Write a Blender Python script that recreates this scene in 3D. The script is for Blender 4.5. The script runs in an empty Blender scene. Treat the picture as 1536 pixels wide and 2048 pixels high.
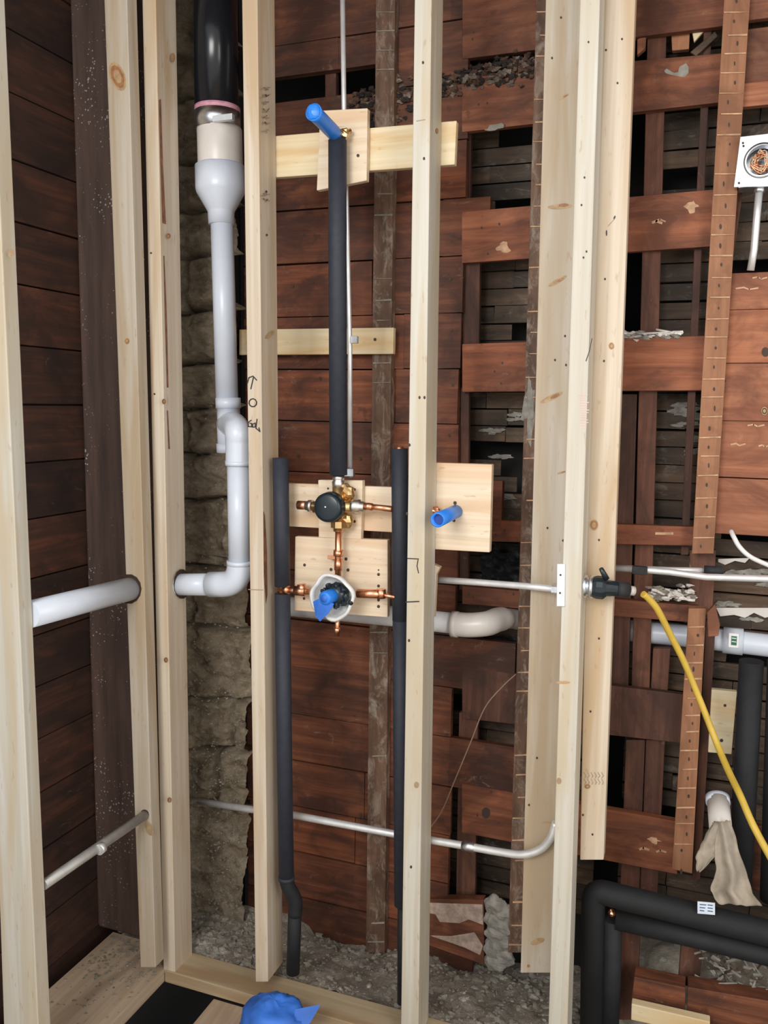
import bpy, math, random
from mathutils import Vector, noise, Matrix
random.seed(7)
R = math.radians
scene = bpy.context.scene
# ------------------------------------------------------------------ camera
F_PX, CX, CY = 1690.0, 768.0, 1024.0
YAW, PITCH, ROLL = R(20.2), R(7.15), R(0.8)
EYE = Vector((0, 0, 1.655))
_fh = Vector((-math.sin(YAW), math.cos(YAW), 0)); _rh = Vector((math.cos(YAW), math.sin(YAW), 0))
FWD = _fh*math.cos(PITCH) + Vector((0, 0, -math.sin(PITCH)))
_up = _fh*math.sin(PITCH) + Vector((0, 0, math.cos(PITCH)))
RGT = _rh*math.cos(ROLL) + _up*math.sin(ROLL)
UPV = -_rh*math.sin(ROLL) + _up*math.cos(ROLL)
cam_d = bpy.data.cameras.new('camera'); cam = bpy.data.objects.new('camera', cam_d)
scene.collection.objects.link(cam); scene.camera = cam
cam_d.sensor_fit = 'VERTICAL'; cam_d.sensor_height = 24; cam_d.lens = 24*F_PX/2048
cam_d.clip_start = .05
M = Matrix((RGT, UPV, -FWD)).transposed().to_4x4(); M.translation = EYE
cam.matrix_world = M
# ------------------------------------------------------------------ light and exposure
W = bpy.data.worlds.new('world'); scene.world = W; W.use_nodes = True
W.node_tree.nodes['Background'].inputs[0].default_value = (1.0, .975, .94, 1)
W.node_tree.nodes['Background'].inputs[1].default_value = 0.92
def area(name, loc, target, sx, sy, power, col, spread=180):
    l = bpy.data.lights.new(name, 'AREA'); l.shape = 'RECTANGLE'; l.size = sx; l.size_y = sy
    l.energy = power; l.color = col; l.spread = R(spread)
    o = bpy.data.objects.new(name, l); scene.collection.objects.link(o)
    o.location = loc; o.rotation_euler = (Vector(target)-Vector(loc)).to_track_quat('-Z', 'Y').to_euler()
area('window_light', (-0.75, -1.15, 2.45), (-.25, 2.2, 1.75), 1.1, 1.0, 30, (1.0, .985, .96), 125)
area('side_fill_light', (1.9, -.5, 1.9), (-.9, 2.1, 1.0), 1.0, 1.6, 34, (1.0, .94, .86))  # added fill from the right, lifts the stud sides and the stone
scene.view_settings.view_transform = 'Standard'; scene.view_settings.look = 'None'
scene.view_settings.gamma = 1; scene.view_settings.use_curve_mapping = False
scene.view_settings.exposure = 0.05
scene.cycles.use_denoising = True
scene.cycles.max_bounces = 6
# ------------------------------------------------------------------ pixel -> place
def ray(u, v): return FWD*F_PX + RGT*(u-CX) - UPV*(v-CY)
def P(u, v, Y): d = ray(u, v); return EYE + d*((Y-EYE.y)/d.y)
def PX(u, v, X): d = ray(u, v); return EYE + d*((X-EYE.x)/d.x)
def PZ(u, v, Z): d = ray(u, v); return EYE + d*((Z-EYE.z)/d.z)
# ------------------------------------------------------------------ materials
def mat(name, rough=.6, metal=0):
    m = bpy.data.materials.new(name); m.use_nodes = True
    b = m.node_tree.nodes['Principled BSDF']; b.inputs['Roughness'].default_value = rough; b.inputs['Metallic'].default_value = metal
    return m, m.node_tree, b
def N(nt, t, **kw):
    n = nt.nodes.new(t)
    for k, v in kw.items():
        if k in n.inputs: n.inputs[k].default_value = v
        else: setattr(n, k, v)
    return n
def ramp(nt, src, stops):
    r = nt.nodes.new('ShaderNodeValToRGB'); e = r.color_ramp.elements
    while len(e) < len(stops): e.new(.5)
    for i, (p, c) in enumerate(stops): e[i].position = p; e[i].color = (*c, 1)
    nt.links.new(src, r.inputs[0]); return r.outputs[0]
def mix(nt, fac, a, b, mode='MIX'):
    m = nt.nodes.new('ShaderNodeMix'); m.data_type = 'RGBA'; m.blend_type = mode
    for s, i in ((fac, 0), (a, 6), (b, 7)):
        if hasattr(s, 'is_linked'): nt.links.new(s, m.inputs[i])
        elif i == 0: m.inputs[0].default_value = s
        else: m.inputs[i].default_value = (*s, 1)
    return m.outputs[2]
def coords(nt, scale, obj_random=True):
    tc = nt.nodes.new('ShaderNodeTexCoord'); oi = nt.nodes.new('ShaderNodeObjectInfo')
    mu = N(nt, 'ShaderNodeMath', operation='MULTIPLY'); mu.inputs[1].default_value = 37.0
    nt.links.new(oi.outputs['Random'], mu.inputs[0])
    ad = N(nt, 'ShaderNodeVectorMath', operation='ADD')
    nt.links.new(tc.outputs['Object'], ad.inputs[0]); nt.links.new(mu.outputs[0], ad.inputs[1])
    mp = nt.nodes.new('ShaderNodeMapping'); mp.inputs['Scale'].default_value = scale
    nt.links.new((ad if obj_random else tc).outputs[0 if obj_random else 'Object'], mp.inputs['Vector'])
    return mp.outputs[0]
def noi(nt, vec, scale, detail=4, rough=.55, dist=0):
    n = N(nt, 'ShaderNodeTexNoise', Scale=scale, Detail=detail, Roughness=rough, Distortion=dist)
    nt.links.new(vec, n.inputs['Vector']); return n.outputs['Fac']
def bump(nt, b, src, s=.3, d=.004):
    n = N(nt, 'ShaderNodeBump', Strength=s, Distance=d); nt.links.new(src, n.inputs['Height']); nt.links.new(n.outputs[0], b.inputs['Normal'])
def tint_attr(nt): return N(nt, 'ShaderNodeAttribute', attribute_name='tint').outputs['Fac']
def axscale(ax, along, across): return tuple(along if i == ax else across for i in range(3))
def pine(name, ax, lo, mid, hi, blotch=(.60, .40, .20)):
    m, nt, b = mat(name, .62)
    g = noi(nt, coords(nt, axscale(ax, 1.2, 60)), 1.0, 5, .6, .4)
    c = ramp(nt, g, [(.25, lo), (.5, mid), (.75, hi)])
    g2 = noi(nt, coords(nt, axscale(ax, 1.5, 15)), 1.0, 3, .5, .7)
    f = ramp(nt, g2, [(.46, (0, 0, 0)), (.64, (.9, .9, .9))])
    c = mix(nt, f, c, blotch)
    s = noi(nt, coords(nt, axscale(ax, 25, 90)), 1.0, 2)
    c = mix(nt, ramp(nt, s, [(.66, (0, 0, 0)), (.74, (.4, .4, .4))]), c, (.35, .22, .12))
    nt.links.new(c, b.inputs['Base Color']); bump(nt, b, g, .12, .002); return m
def oldwood(name, ax, lo, mid, hi, dust=.62, dustcol=(.34, .27, .21)):
    m, nt, b = mat(name, .72)
    g = noi(nt, coords(nt, axscale(ax, 2.5, 42)), 1.0, 6, .65, .6)
    c = ramp(nt, g, [(.25, lo), (.5, mid), (.78, hi)])
    big = noi(nt, coords(nt, axscale(ax, 4.5, 9)), 1.0, 5, .62, .9)
    c = mix(nt, ramp(nt, big, [(.38, (.9, .9, .9)), (.58, (0, 0, 0))]), c, lo)
    sp = noi(nt, coords(nt, (22, 22, 22)), 1.0, 3, .6)
    c = mix(nt, ramp(nt, sp, [(.64, (0, 0, 0)), (.72, (.6, .6, .6))]), c, lo)
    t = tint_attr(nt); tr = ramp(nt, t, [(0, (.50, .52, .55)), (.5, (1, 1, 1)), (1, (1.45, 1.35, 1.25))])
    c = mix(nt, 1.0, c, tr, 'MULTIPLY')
    d = noi(nt, coords(nt, axscale(ax, 13, 26)), 1.0, 6, .75, .8)
    c = mix(nt, ramp(nt, d, [(dust, (0, 0, 0)), (dust+.16, (.65, .65, .65))]), c, dustcol)
    nt.links.new(c, b.inputs['Base Color']); bump(nt, b, g, .5, .004); return m
def speckle(name, base1, base2, spk, scale=55, thr=.16, ax=2):
    m, nt, b = mat(name, .75)
    g = noi(nt, coords(nt, axscale(ax, 3, 30)), 1.0, 5, .6)
    c = ramp(nt, g, [(.3, base1), (.7, base2)])
    v = N(nt, 'ShaderNodeTexVoronoi', Scale=scale, Randomness=1.0); nt.links.new(coords(nt, (1, 1, 1)), v.inputs['Vector'])
    w = noi(nt, coords(nt, (1, 1, 1)), 9, 3)
    mm = N(nt, 'ShaderNodeMath', operation='ADD'); nt.links.new(v.outputs['Distance'], mm.inputs[0]); nt.links.new(w, mm.inputs[1])
    c = mix(nt, ramp(nt, mm.outputs[0], [(.56, (.8, .8, .8)), (.65, (0, 0, 0))]), c, spk)
    nt.links.new(c, b.inputs['Base Color']); bump(nt, b, g, .4, .003); return m
def plain(name, col, rough=.5, metal=0, var=.12, scale=30, bmp=0):
    m, nt, b = mat(name, rough, metal)
    g = noi(nt, coords(nt, (1, 1, 1)), scale, 4)
    lo = tuple(c*(1-var) for c in col); hi = tuple(min(1, c*(1+var)) for c in col)
    nt.links.new(ramp(nt, g, [(.3, lo), (.7, hi)]), b.inputs['Base Color'])
    if bmp: bump(nt, b, g, bmp, .004)
    return m
def rocky(name, cols, scale=8, bmp=.8, dist=.01):
    m, nt, b = mat(name, .9)
    g = noi(nt, coords(nt, (1, 1, 1.6)), scale, 8, .7, .4)
    c = ramp(nt, g, [(.25, cols[0]), (.45, cols[1]), (.6, cols[2]), (.75, cols[3])])
    f = noi(nt, coords(nt, (1, 1, 1)), 120, 3, .7)
    c = mix(nt, ramp(nt, f, [(.60, (0, 0, 0)), (.72, (.7, .7, .7))]), c, cols[3])
    nt.links.new(c, b.inputs['Base Color'])
    h = noi(nt, coords(nt, (1, 1, 1)), scale*4, 8, .75); bump(nt, b, h, bmp, dist); return m
X_, Y_, Z_ = 0, 1, 2
m_pine = pine('pine_stud', Z_, (.46, .375, .275), (.56, .475, .37), (.65, .575, .47), (.48, .345, .21))
m_pine_pale = pine('pine_stud_pale', Z_, (.46, .42, .34), (.54, .51, .44), (.60, .585, .54), (.50, .42, .30))
m_pine_cool = pine('pine_stud_greyed', Z_, (.38, .32, .24), (.46, .40, .32), (.52, .475, .40), (.39, .295, .19))
m_pine_y = pine('pine_plate_along_depth', Y_, (.42, .30, .20), (.50, .38, .27), (.56, .45, .33), (.35, .25, .17))
m_pine_x = pine('pine_board', X_, (.58, .47, .29), (.66, .56, .37), (.74, .65, .46), (.58, .38, .17))
m_pine_plate = pine('pine_valve_board', X_, (.58, .45, .31), (.70, .57, .42), (.77, .67, .52), (.62, .43, .27))
m_sill = pine('pine_sole_plate', X_, (.34, .26, .16), (.42, .33, .21), (.50, .41, .28), (.33, .22, .12))
m_old_x = oldwood('old_sheathing', X_, (.050, .016, .008), (.145, .044, .018), (.27, .095, .040))
m_old_b = oldwood('old_red_board', X_, (.085, .027, .012), (.21, .068, .030), (.33, .13, .064), .64)
m_old_r = oldwood('old_bright_board', X_, (.14, .047, .023), (.28, .105, .052), (.38, .17, .092), .66)
m_old_z = oldwood('old_upright', Z_, (.05, .019, .011), (.12, .045, .026), (.20, .085, .05), .62)
m_oldstud = oldwood('old_stud_edge', Z_, (.07, .035, .020), (.14, .075, .045), (.24, .15, .10), .50, (.36, .30, .24))
m_oldstud_o = oldwood('old_stud_edge_orange', Z_, (.20, .085, .04), (.31, .14, .07), (.40, .20, .11), .7, (.5, .3, .2))
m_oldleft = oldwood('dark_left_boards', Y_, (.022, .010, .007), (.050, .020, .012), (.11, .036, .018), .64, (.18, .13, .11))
m_post = speckle('dark_corner_post', (.045, .027, .021), (.105, .062, .048), (.42, .38, .36), 95)
m_lath = oldwood('lath_slats', X_, (.028, .017, .010), (.070, .044, .026), (.14, .092, .055), .56, (.20, .185, .16))
m_plaster = plain('grey_plaster', (.26, .245, .215), .9, 0, .35, 35, .5)
m_plasterline = plain('lime_plaster_line', (.50, .31, .19), .9, 0, .3, 50, .4)
m_void = plain('dark_cavity', (.010, .009, .009), .95)  # near-black, puts the dark of cavity and pit into the colour
m_stone = rocky('rubble_stone', [(.13, .095, .06), (.37, .29, .19), (.52, .43, .31), (.74, .67, .56)], 20, 1, .02)
m_stone_g = rocky('grey_dusty_rubble', [(.12, .105, .085), (.27, .24, .19), (.40, .36, .30), (.66, .62, .56)], 11, 1)
m_dirt = rocky('dirt_heap', [(.15, .125, .098), (.29, .25, .20), (.42, .37, .31), (.66, .61, .54)], 14, 1, .015)
m_foam = plain('black_foam', (.021, .025, .038), .68, 0, .15, 60, .05)
m_foam2 = plain('black_rubber_foam', (.007, .008, .010), .75, 0, .3, 30, .05)
m_abs = plain('black_plastic_pipe', (.008, .010, .014), .22)
m_pvc = plain('white_pvc', (.60, .65, .74), .32, 0, .04, 12)
m_pvcw = plain('warm_white_pvc', (.64, .60, .56), .35, 0, .08, 12)
m_pvcd = plain('dusty_pvc', (.68, .68, .70), .5, 0, .12, 25)
m_blue = plain('blue_plastic', (.02, .20, .72), .4, 0, .12, 20)
m_bluetape = plain('blue_masking_tape', (.035, .16, .62), .6, 0, .25, 12, .2)
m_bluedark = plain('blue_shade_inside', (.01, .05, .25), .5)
m_copper = plain('copper', (.80, .38, .22), .3, 1, .2, 40)
m_solder = plain('solder_tin', (.70, .66, .62), .35, 1, .15, 40)
m_brass = plain('brass', (.66, .45, .22), .38, 1, .2, 40)
m_steel = plain('galvanised_steel', (.72, .76, .82), .3, 1, .12, 60)
m_steelpaint = plain('zinc_plate', (.70, .74, .78), .42, .4, .08, 60)
m_emt = plain('conduit_steel', (.80, .81, .82), .36, .55, .1, 30)
m_emt_dull = plain('dull_conduit', (.40, .39, .37), .5, .5, .15, 30)
m_blackplastic = plain('black_valve_plastic', (.008, .016, .022), .32)
m_guard = plain('white_plaster_guard', (.66, .66, .66), .6, 0, .15, 30, .3)
m_yellow = plain('yellow_cord', (.56, .38, .055), .5, 0, .12, 20)
m_white = plain('white_cable', (.78, .78, .78), .5)
m_wire = plain('brown_wire', (.30, .20, .14), .6)
m_knot = plain('knot', (.30, .14, .06), .6, 0, .4, 60)
m_knotlt = plain('knot_halo', (.40, .26, .13), .6, 0, .3, 60)
m_nail = plain('nail_hole', (.05, .03, .02), .7)
m_split = plain('resin_split', (.20, .085, .045), .8, 0, .4, 60)
m_ink = plain('marker_ink', (.02, .018, .02), .6)
m_stamp = plain('faint_stamp', (.34, .25, .18), .7)
m_pink = plain('pink_stamp', (.72, .45, .45), .7)
m_rag = plain('linen_rag', (.36, .31, .25), .95, 0, .25, 22, .5)
m_label = plain('paper_label', (.62, .70, .80), .6)
m_labeldark = plain('label_print', (.05, .12, .22), .6)
m_green = plain('green_print', (.03, .14, .09), .6)
m_tar = plain('tar_paper', (.020, .021, .023), .75, 0, .6, 25, .6)
m_hole = plain('bored_hole', (.04, .02, .012), .9)
m_pink_glue = plain('pink_primer', (.62, .30, .38), .5, 0, .3, 40)
# ------------------------------------------------------------------ mesh builder
ORG = {}
def link(o): scene.collection.objects.link(o)
def tag(o, label=None, cat=None, group=None, kind=None):
    if label: o['label'] = label
    if cat: o['category'] = cat
    if group: o['group'] = group
    if kind: o['kind'] = kind
    return o
def thing(name, loc, label, cat, group=None):
    o = bpy.data.objects.new(name, None); link(o); o.location = loc; o.empty_display_size = .05
    ORG[o.name] = Vector(loc); return tag(o, label, cat, group)
class MB:
    def __init__(s): s.v = []; s.f = []; s.mi = []; s.sm = []; s.t = []
    def add(s, vs, fs, mi=0, smooth=False, tint=.5):
        b = len(s.v); s.v += [Vector(p) for p in vs]
        for f in fs: s.f.append([b+i for i in f]); s.mi.append(mi); s.sm.append(smooth); s.t.append(tint)
        return s
    def box(s, x0, x1, y0, y1, z0, z1, mi=0, tint=.5, jit=0):
        j = lambda: random.uniform(-jit, jit)
        vs = [(x+j(), y+j()*.4, z+j()) for x in (x0, x1) for y in (y0, y1) for z in (z0, z1)]
        return s.add(vs, [(0, 1, 3, 2), (4, 6, 7, 5), (0, 4, 5, 1), (2, 3, 7, 6), (0, 2, 6, 4), (1, 5, 7, 3)], mi, False, tint)
    def extr(s, front, d, mi=0, tint=.5):          # polygon front extruded by vector d
        n = len(front); d = Vector(d)
        vs = [Vector(p) for p in front] + [Vector(p)+d for p in front]
        fs = [list(range(n)), list(range(2*n-1, n-1, -1))] + [(i, i+n, (i+1) % n+n, (i+1) % n) for i in range(n)]
        return s.add(vs, fs, mi, False, tint)
    def poly(s, px, Y, th, mi=0, tint=.5):
        if len(px) == 4 and px[0][1] in (-60, -90) and px[1][1] == px[0][1] and px[2][1] > 600:      # carry uprights on to the overhead boards
            (a, t), (b, _), (c, vb), (d, vd) = px; k = (-330-t)
            px = [(a+(a-d)/(t-vd)*k, -330), (b+(b-c)/(t-vb)*k, -330), (c, vb), (d, vd)]
        return s.extr([P(u, v, Y) for u, v in px], (0, th, 0), mi, tint)
    def tube(s, pts, r, seg=16, mi=0, cap=True, smooth=True):
        pts = [Vector(p) for p in pts]; rr = r if isinstance(r, (list, tuple)) else [r]*len(pts)
        b = len(s.v); n = len(pts); up = None
        for i, p in enumerate(pts):
            t = ((pts[min(i+1, n-1)]-p).normalized() + (p-pts[max(i-1, 0)]).normalized()).normalized()
            if up is None: up = Vector((0, 0, 1)) if abs(t.z) < .9 else Vector((1, 0, 0))
            a = (up - t*up.dot(t)).normalized(); c = t.cross(a); up = a
            for k in range(seg):
                w = 2*math.pi*k/seg; s.v.append(p + (a*math.cos(w)+c*math.sin(w))*rr[i])
        for i in range(n-1):
            for k in range(seg):
                k2 = (k+1) % seg; s.f.append([b+i*seg+k, b+i*seg+k2, b+(i+1)*seg+k2, b+(i+1)*seg+k]); s.mi.append(mi); s.sm.append(smooth); s.t.append(.5)
        if cap:
            s.f.append([b+k for k in range(seg)][::-1]); s.f.append([b+(n-1)*seg+k for k in range(seg)])
            for _ in (0, 1): s.mi.append(mi); s.sm.append(False); s.t.append(.5)
        return s
    def lathe(s, c, axis, prof, seg=24, mi=0, smooth=True, caps=True):   # prof: (distance along axis, radius)
        a = Vector(axis).normalized(); c = Vector(c); out = []; rs = []
        for i, (d, r) in enumerate(prof):
            out.append(c+a*d); rs.append(max(r, 1e-4))
        b = len(s.v); up = Vector((0, 0, 1)) if abs(a.z) < .9 else Vector((1, 0, 0))
        e = (up-a*up.dot(a)).normalized(); g = a.cross(e)
        for p, r in zip(out, rs):
            for k in range(seg):
                w = 2*math.pi*k/seg; s.v.append(p+(e*math.cos(w)+g*math.sin(w))*r)
        n = len(out)
        for i in range(n-1):
            for k in range(seg):
                k2 = (k+1) % seg; s.f.append([b+i*seg+k, b+i*seg+k2, b+(i+1)*seg+k2, b+(i+1)*seg+k]); s.mi.append(mi); s.sm.append(smooth); s.t.append(.5)
        for base, rev in ((b, True), (b+(n-1)*seg, False)) if caps else ():
            q = [base+k for k in range(seg)]; s.f.append(q[::-1] if rev else q); s.mi.append(mi); s.sm.append(False); s.t.append(.5)
        return s
    def blob(s, c, r, mi=0, sub=(10, 7), amp=.25, seed=0, sc=(1, 1, 1), tint=.5):
        c = Vector(c); nu, nv = sub; vs = []; fs = []
        for j in range(nv+1):
            th = math.pi*j/nv
            for i in range(nu):
                ph = 2*math.pi*i/nu; d = Vector((math.sin(th)*math.cos(ph), math.sin(th)*math.sin(ph), math.cos(th)))
                k = 1+amp*noise.noise(d*1.7+Vector((seed*3.1, seed*1.7, seed)))*2
                vs.append(c+Vector((d.x*sc[0], d.y*sc[1], d.z*sc[2]))*r*k)
        for j in range(nv):
            for i in range(nu):
                i2 = (i+1) % nu; fs.append((j*nu+i, (j+1)*nu+i, (j+1)*nu+i2, j*nu+i2))
        return s.add(vs, fs, mi, False, tint)
    def mark(s, u, v, ru, rv, Y, mi, ang=0, off=.0008, plane='Y'):     # small flat mark on a face
        pts = []
        for k in range(14):
            w = 2*math.pi*k/14; a = ru*math.cos(w); b_ = rv*math.sin(w)
            uu = u+a*math.cos(R(ang))-b_*math.sin(R(ang)); vv = v+a*math.sin(R(ang))+b_*math.cos(R(ang))
            pts.append(P(uu, vv, Y-off) if plane == 'Y' else PX(uu, vv, Y+off))
        return s.add(pts, [list(range(14))], mi)
    def knot(s, u, v, r, Y, mh, mk, ang=0, el=1.3, plane='Y'):
        s.mark(u, v, r*1.25, r*1.25*el, Y, mh, ang, .0006, plane); s.mark(u, v, r, r*el, Y, mk, ang, .0010, plane)
        s.mark(u, v, r*.6, r*.6*el, Y, mh, ang, .0014, plane); return s
    def sidepoly(s, pts, e, mi, off=.0012):           # flat mark on the leaning right side; e = (u top, v top, u bottom, v bottom, Y)
        out = []
        for u, v in pts:
            ue = e[0]+(e[2]-e[0])*(v-e[1])/(e[3]-e[1]); out.append(PX(max(u, ue+.6), v, P(ue, v, e[4]).x+off))
        return s.add(out, [list(range(len(out)))], mi)
    def ink(s, px, w, Y, mi, off=.001):
        for (a, b_), (c, d) in zip(px, px[1:]):
            L = math.hypot(c-a, d-b_) or 1; nx, ny = -(d-b_)/L*w, (c-a)/L*w
            ex, ey = (c-a)/L*w*.6, (d-b_)/L*w*.6
            s.add([P(a-ex+nx, b_-ey+ny, Y-off), P(a-ex-nx, b_-ey-ny, Y-off), P(c+ex-nx, d+ey-ny, Y-off), P(c+ex+nx, d+ey+ny, Y-off)], [(0, 1, 2, 3)], mi)
        return s
    def build(s, name, mats, parent=None, bevel=0, origin=None):
        if not isinstance(mats, (list, tuple)): mats = [mats]
        if parent is not None: o0 = ORG[parent.name]
        elif origin is not None: o0 = Vector(origin)
        else:
            lo = Vector([min(p[i] for p in s.v) for i in range(3)]); hi = Vector([max(p[i] for p in s.v) for i in range(3)])
            o0 = Vector(((lo.x+hi.x)/2, (lo.y+hi.y)/2, lo.z))
        me = bpy.data.meshes.new(name); me.from_pydata([tuple(p-o0) for p in s.v], [], s.f)
        for m in mats: me.materials.append(m)
        at = me.attributes.new('tint', 'FLOAT', 'FACE')
        for i, p in enumerate(me.polygons): p.material_index = min(s.mi[i], len(mats)-1); p.use_smooth = s.sm[i]; at.data[i].value = s.t[i]
        me.update()
        o = bpy.data.objects.new(name, me); link(o); ORG[o.name] = o0
        if parent is not None: o.parent = parent
        else: o.location = o0
        if bevel:
            b = o.modifiers.new('bevel', 'BEVEL'); b.width = bevel; b.segments = 2; b.limit_method = 'ANGLE'; b.angle_limit = R(50)
        return o
def fixnormals(o):
    import bmesh
    bm = bmesh.new(); bm.from_mesh(o.data); bmesh.ops.recalc_face_normals(bm, faces=bm.faces); bm.to_mesh(o.data); bm.free(); return o
def smooth_path(pts, k=6):
    pts = [Vector(p) for p in pts]; out = []
    q = [pts[0]*2-pts[1]]+pts+[pts[-1]*2-pts[-2]]
    for i in range(1, len(q)-2):
        for j in range(k):
            t = j/k; a, b, c, d = q[i-1], q[i], q[i+1], q[i+2]
            out.append(.5*((2*b)+(-a+c)*t+(2*a-5*b+4*c-d)*t*t+(-a+3*b-3*c+d)*t**3))
    out.append(pts[-1]); return out
def arc_path(a, c, b, rad, n=8):       # straight a -> corner c -> straight b with rounded corner
    a, b, c = Vector(a), Vector(b), Vector(c)
    p = c+(a-c).normalized()*rad; q = c+(b-c).normalized()*rad
    return [a]+[p*(1-t)**2+c*2*t*(1-t)+q*t*t for t in [i/n for i in range(n+1)]]+[b]
STUD_Y, BACK_Y = 1.90, 1.989     # front and back of the new 2x4 frame
SH_Y = 2.30                      # face of the old sheathing
LATH_Y = 2.43
# ================================================================== THE SETTING
def lvl(u, v, Y): return P(u, v, Y).z
# old plank wall in the middle bays
xa, xb = P(489, 800, SH_Y).x, P(921, 800, SH_Y).x
mb = MB(); z0 = lvl(600, 739, SH_Y); k = -14
tints = {}
while True:
    zt = z0+.1525*(k+1); zb = z0+.1525*k+.0025
    if zb > 3.05: break
    if zt > -.1:
        gap = (k == 5)
        cuts = [xa, xa+random.uniform(.3, .9), xb-random.uniform(.05, .25), xb+random.uniform(-.008, .004)]
        for a, b in zip(cuts, cuts[1:]):
            if gap and a < xb-.3: mb.box(a+.001, b-.001, SH_Y+.004, SH_Y+.026, zb+.066, zt, 0, .12, .002); continue
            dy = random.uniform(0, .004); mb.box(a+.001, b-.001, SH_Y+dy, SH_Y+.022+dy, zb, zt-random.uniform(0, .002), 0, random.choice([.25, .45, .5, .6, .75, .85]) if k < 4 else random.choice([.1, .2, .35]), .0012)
    k += 1
for (u, v) in [(625, 565), (585, 572), (643, 672), (640, 757), (900, 558), (902, 660), (905, 770), (898, 870), (905, 470), (596, 912), (720, 917), (637, 472), (893, 1470), (896, 1544), (720, 1630), (608, 470)]:
    mb.mark(u, v, 2.6, 3.4, SH_Y-.001, 1)
tag(mb.build('wall_back', [m_old_x, m_nail], bevel=.0015), kind='structure')
# planks to the right of the old stud
xr0, xr1 = P(1446, 800, SH_Y).x, P(2150, 800, SH_Y).x
mb = MB(); vs_ = [545, 620, 727, 843, 958, 1072]
for a, b in zip(vs_, vs_[1:]):
    mb.box(xr0, xr1, SH_Y, SH_Y+.022, lvl(1500, b, SH_Y)+.002, lvl(1500, a, SH_Y), 0, random.choice([.5, .65, .8]), .001)
mb.box(xr0, xr1, SH_Y, SH_Y+.022, lvl(1500, 212, SH_Y), lvl(1500, 165, SH_Y), 0, .7, .001)
mb.box(xr0, xr1, SH_Y, SH_Y+.022, lvl(1500, 40, SH_Y), lvl(1500, -160, SH_Y), 0, .3, .001)
mb.box(xr0, xr1, SH_Y+.02, SH_Y+.042, lvl(1500, 160, SH_Y), lvl(1500, 50, SH_Y), 0, .15, .001)
mb.knot(1529, 822, 5, SH_Y-.001, 2, 1); mb.knot(1531, 704, 6, SH_Y-.001, 1, 1); mb.mark(1449, 762, 3, 3, SH_Y-.001, 1)
for (u, v, w) in [(1494, 577, 22), (1520, 556, 14), (1476, 889, 14), (1512, 851, 16), (1528, 892, 10)]:
    mb.ink([(u-w, v), (u-w*.3, v-2), (u+w*.2, v+2), (u+w, v-1)], 1.6, SH_Y-.001, 3)
tag(mb.build('wall_right', [m_old_r, m_nail, m_knotlt, m_plasterline], bevel=.0015), kind='structure')
# lath behind the openings
mb = MB(); z = .15; vx0, vx1 = P(1246, 500, LATH_Y).x, P(1300, 500, LATH_Y).x
zi = 0
while z < 2.95:
    for (a, b) in ((P(900, 800, LATH_Y).x, vx0), (vx1, P(2150, 800, LATH_Y).x)):
        x = a
        while x < b:
            L = min(random.uniform(.10, .32), b-x)
            if random.random() > .07:
                mb.box(x, x+L-.001, LATH_Y+random.uniform(-.004, .004), LATH_Y+.009, z, z+.0445+random.uniform(-.003, .002), 0, random.choice([.2, .4, .5, .7, .95]), .0015)
            x += L
    z += .0485; zi += 1
tag(mb.build('wall_lath', [m_lath], bevel=.001), kind='structure')
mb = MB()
mb.box(-2.2, 2.2, 2.56, 2.6, -.35, 3.1)  # near-black backing added behind the lath, blocks light and paints the void
tag(mb.build('rear_dark_backing', [m_void]), kind='structure')
# left wall planks
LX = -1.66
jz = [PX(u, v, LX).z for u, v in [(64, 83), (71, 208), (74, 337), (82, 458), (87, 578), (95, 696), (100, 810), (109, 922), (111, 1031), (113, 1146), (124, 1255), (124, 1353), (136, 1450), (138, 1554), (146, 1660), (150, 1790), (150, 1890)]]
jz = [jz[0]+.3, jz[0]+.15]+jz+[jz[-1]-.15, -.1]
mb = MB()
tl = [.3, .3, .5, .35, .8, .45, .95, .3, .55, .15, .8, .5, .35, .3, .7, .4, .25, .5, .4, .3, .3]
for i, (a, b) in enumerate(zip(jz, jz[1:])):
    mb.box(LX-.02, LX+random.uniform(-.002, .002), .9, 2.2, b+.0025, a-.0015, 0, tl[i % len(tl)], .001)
mb.box(LX-.05, LX-.022, .9, 2.2, -.1, 3.1, 0, .1)  # backing added so no light leaks through the plank joints
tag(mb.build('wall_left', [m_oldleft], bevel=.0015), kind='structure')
# unseen overhead boards and ground below, added to shade the cavities
tag(MB().box(-2.2, 2.2, 1.3, 2.6, 3.0, 3.04).build('ceiling', [m_old_x]), kind='structure')
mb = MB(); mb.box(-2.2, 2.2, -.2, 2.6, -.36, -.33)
tag(mb.build('floor', [m_void]), kind='structure')  # ground coloured near-black to give the floor opening its dark
mb = MB(); mb.box(-1.34, 1.5, -.6, 1.62, -.02, 0); tag(mb.build('floor_sheet', [m_sill]), kind='structure')  # unseen sheet added to keep light out of the floor opening

# ================================================================== NEW 2x4 STUDS
def stud(label, px, Y, depth, mats, marks=None, group='new pine wall studs', name='wall_stud', tgrp=True):
    mb = MB().poly(px, Y, depth)
    if marks: marks(mb)
    return tag(mb.build(name, mats, bevel=.0018), label, 'stud')
def col(l0, l1, r0, r1, vt, vb): return [(l0, vt), (r0, vt), (r1, vb), (l1, vb)]
MS = [m_pine, m_knotlt, m_knot, m_nail, m_split, m_ink, m_stamp]
# near-left stud of the left wall (front wide face, narrow room face on the right)
def sidepx(px, Y): return px
near = [(-66, -90), (-24, -90), (80, 2130), (10, 2130)]
mb = MB().poly(near, 1.42, .040)
mb.knot(-12+34, 506, 5, 1.42, 1, 6)
tag(mb.build('wall_stud', [m_pine_pale]+MS[1:], bevel=.0025), 'pale pine stud at the extreme left edge, nearest the camera, cropped by the frame', 'stud')
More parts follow.
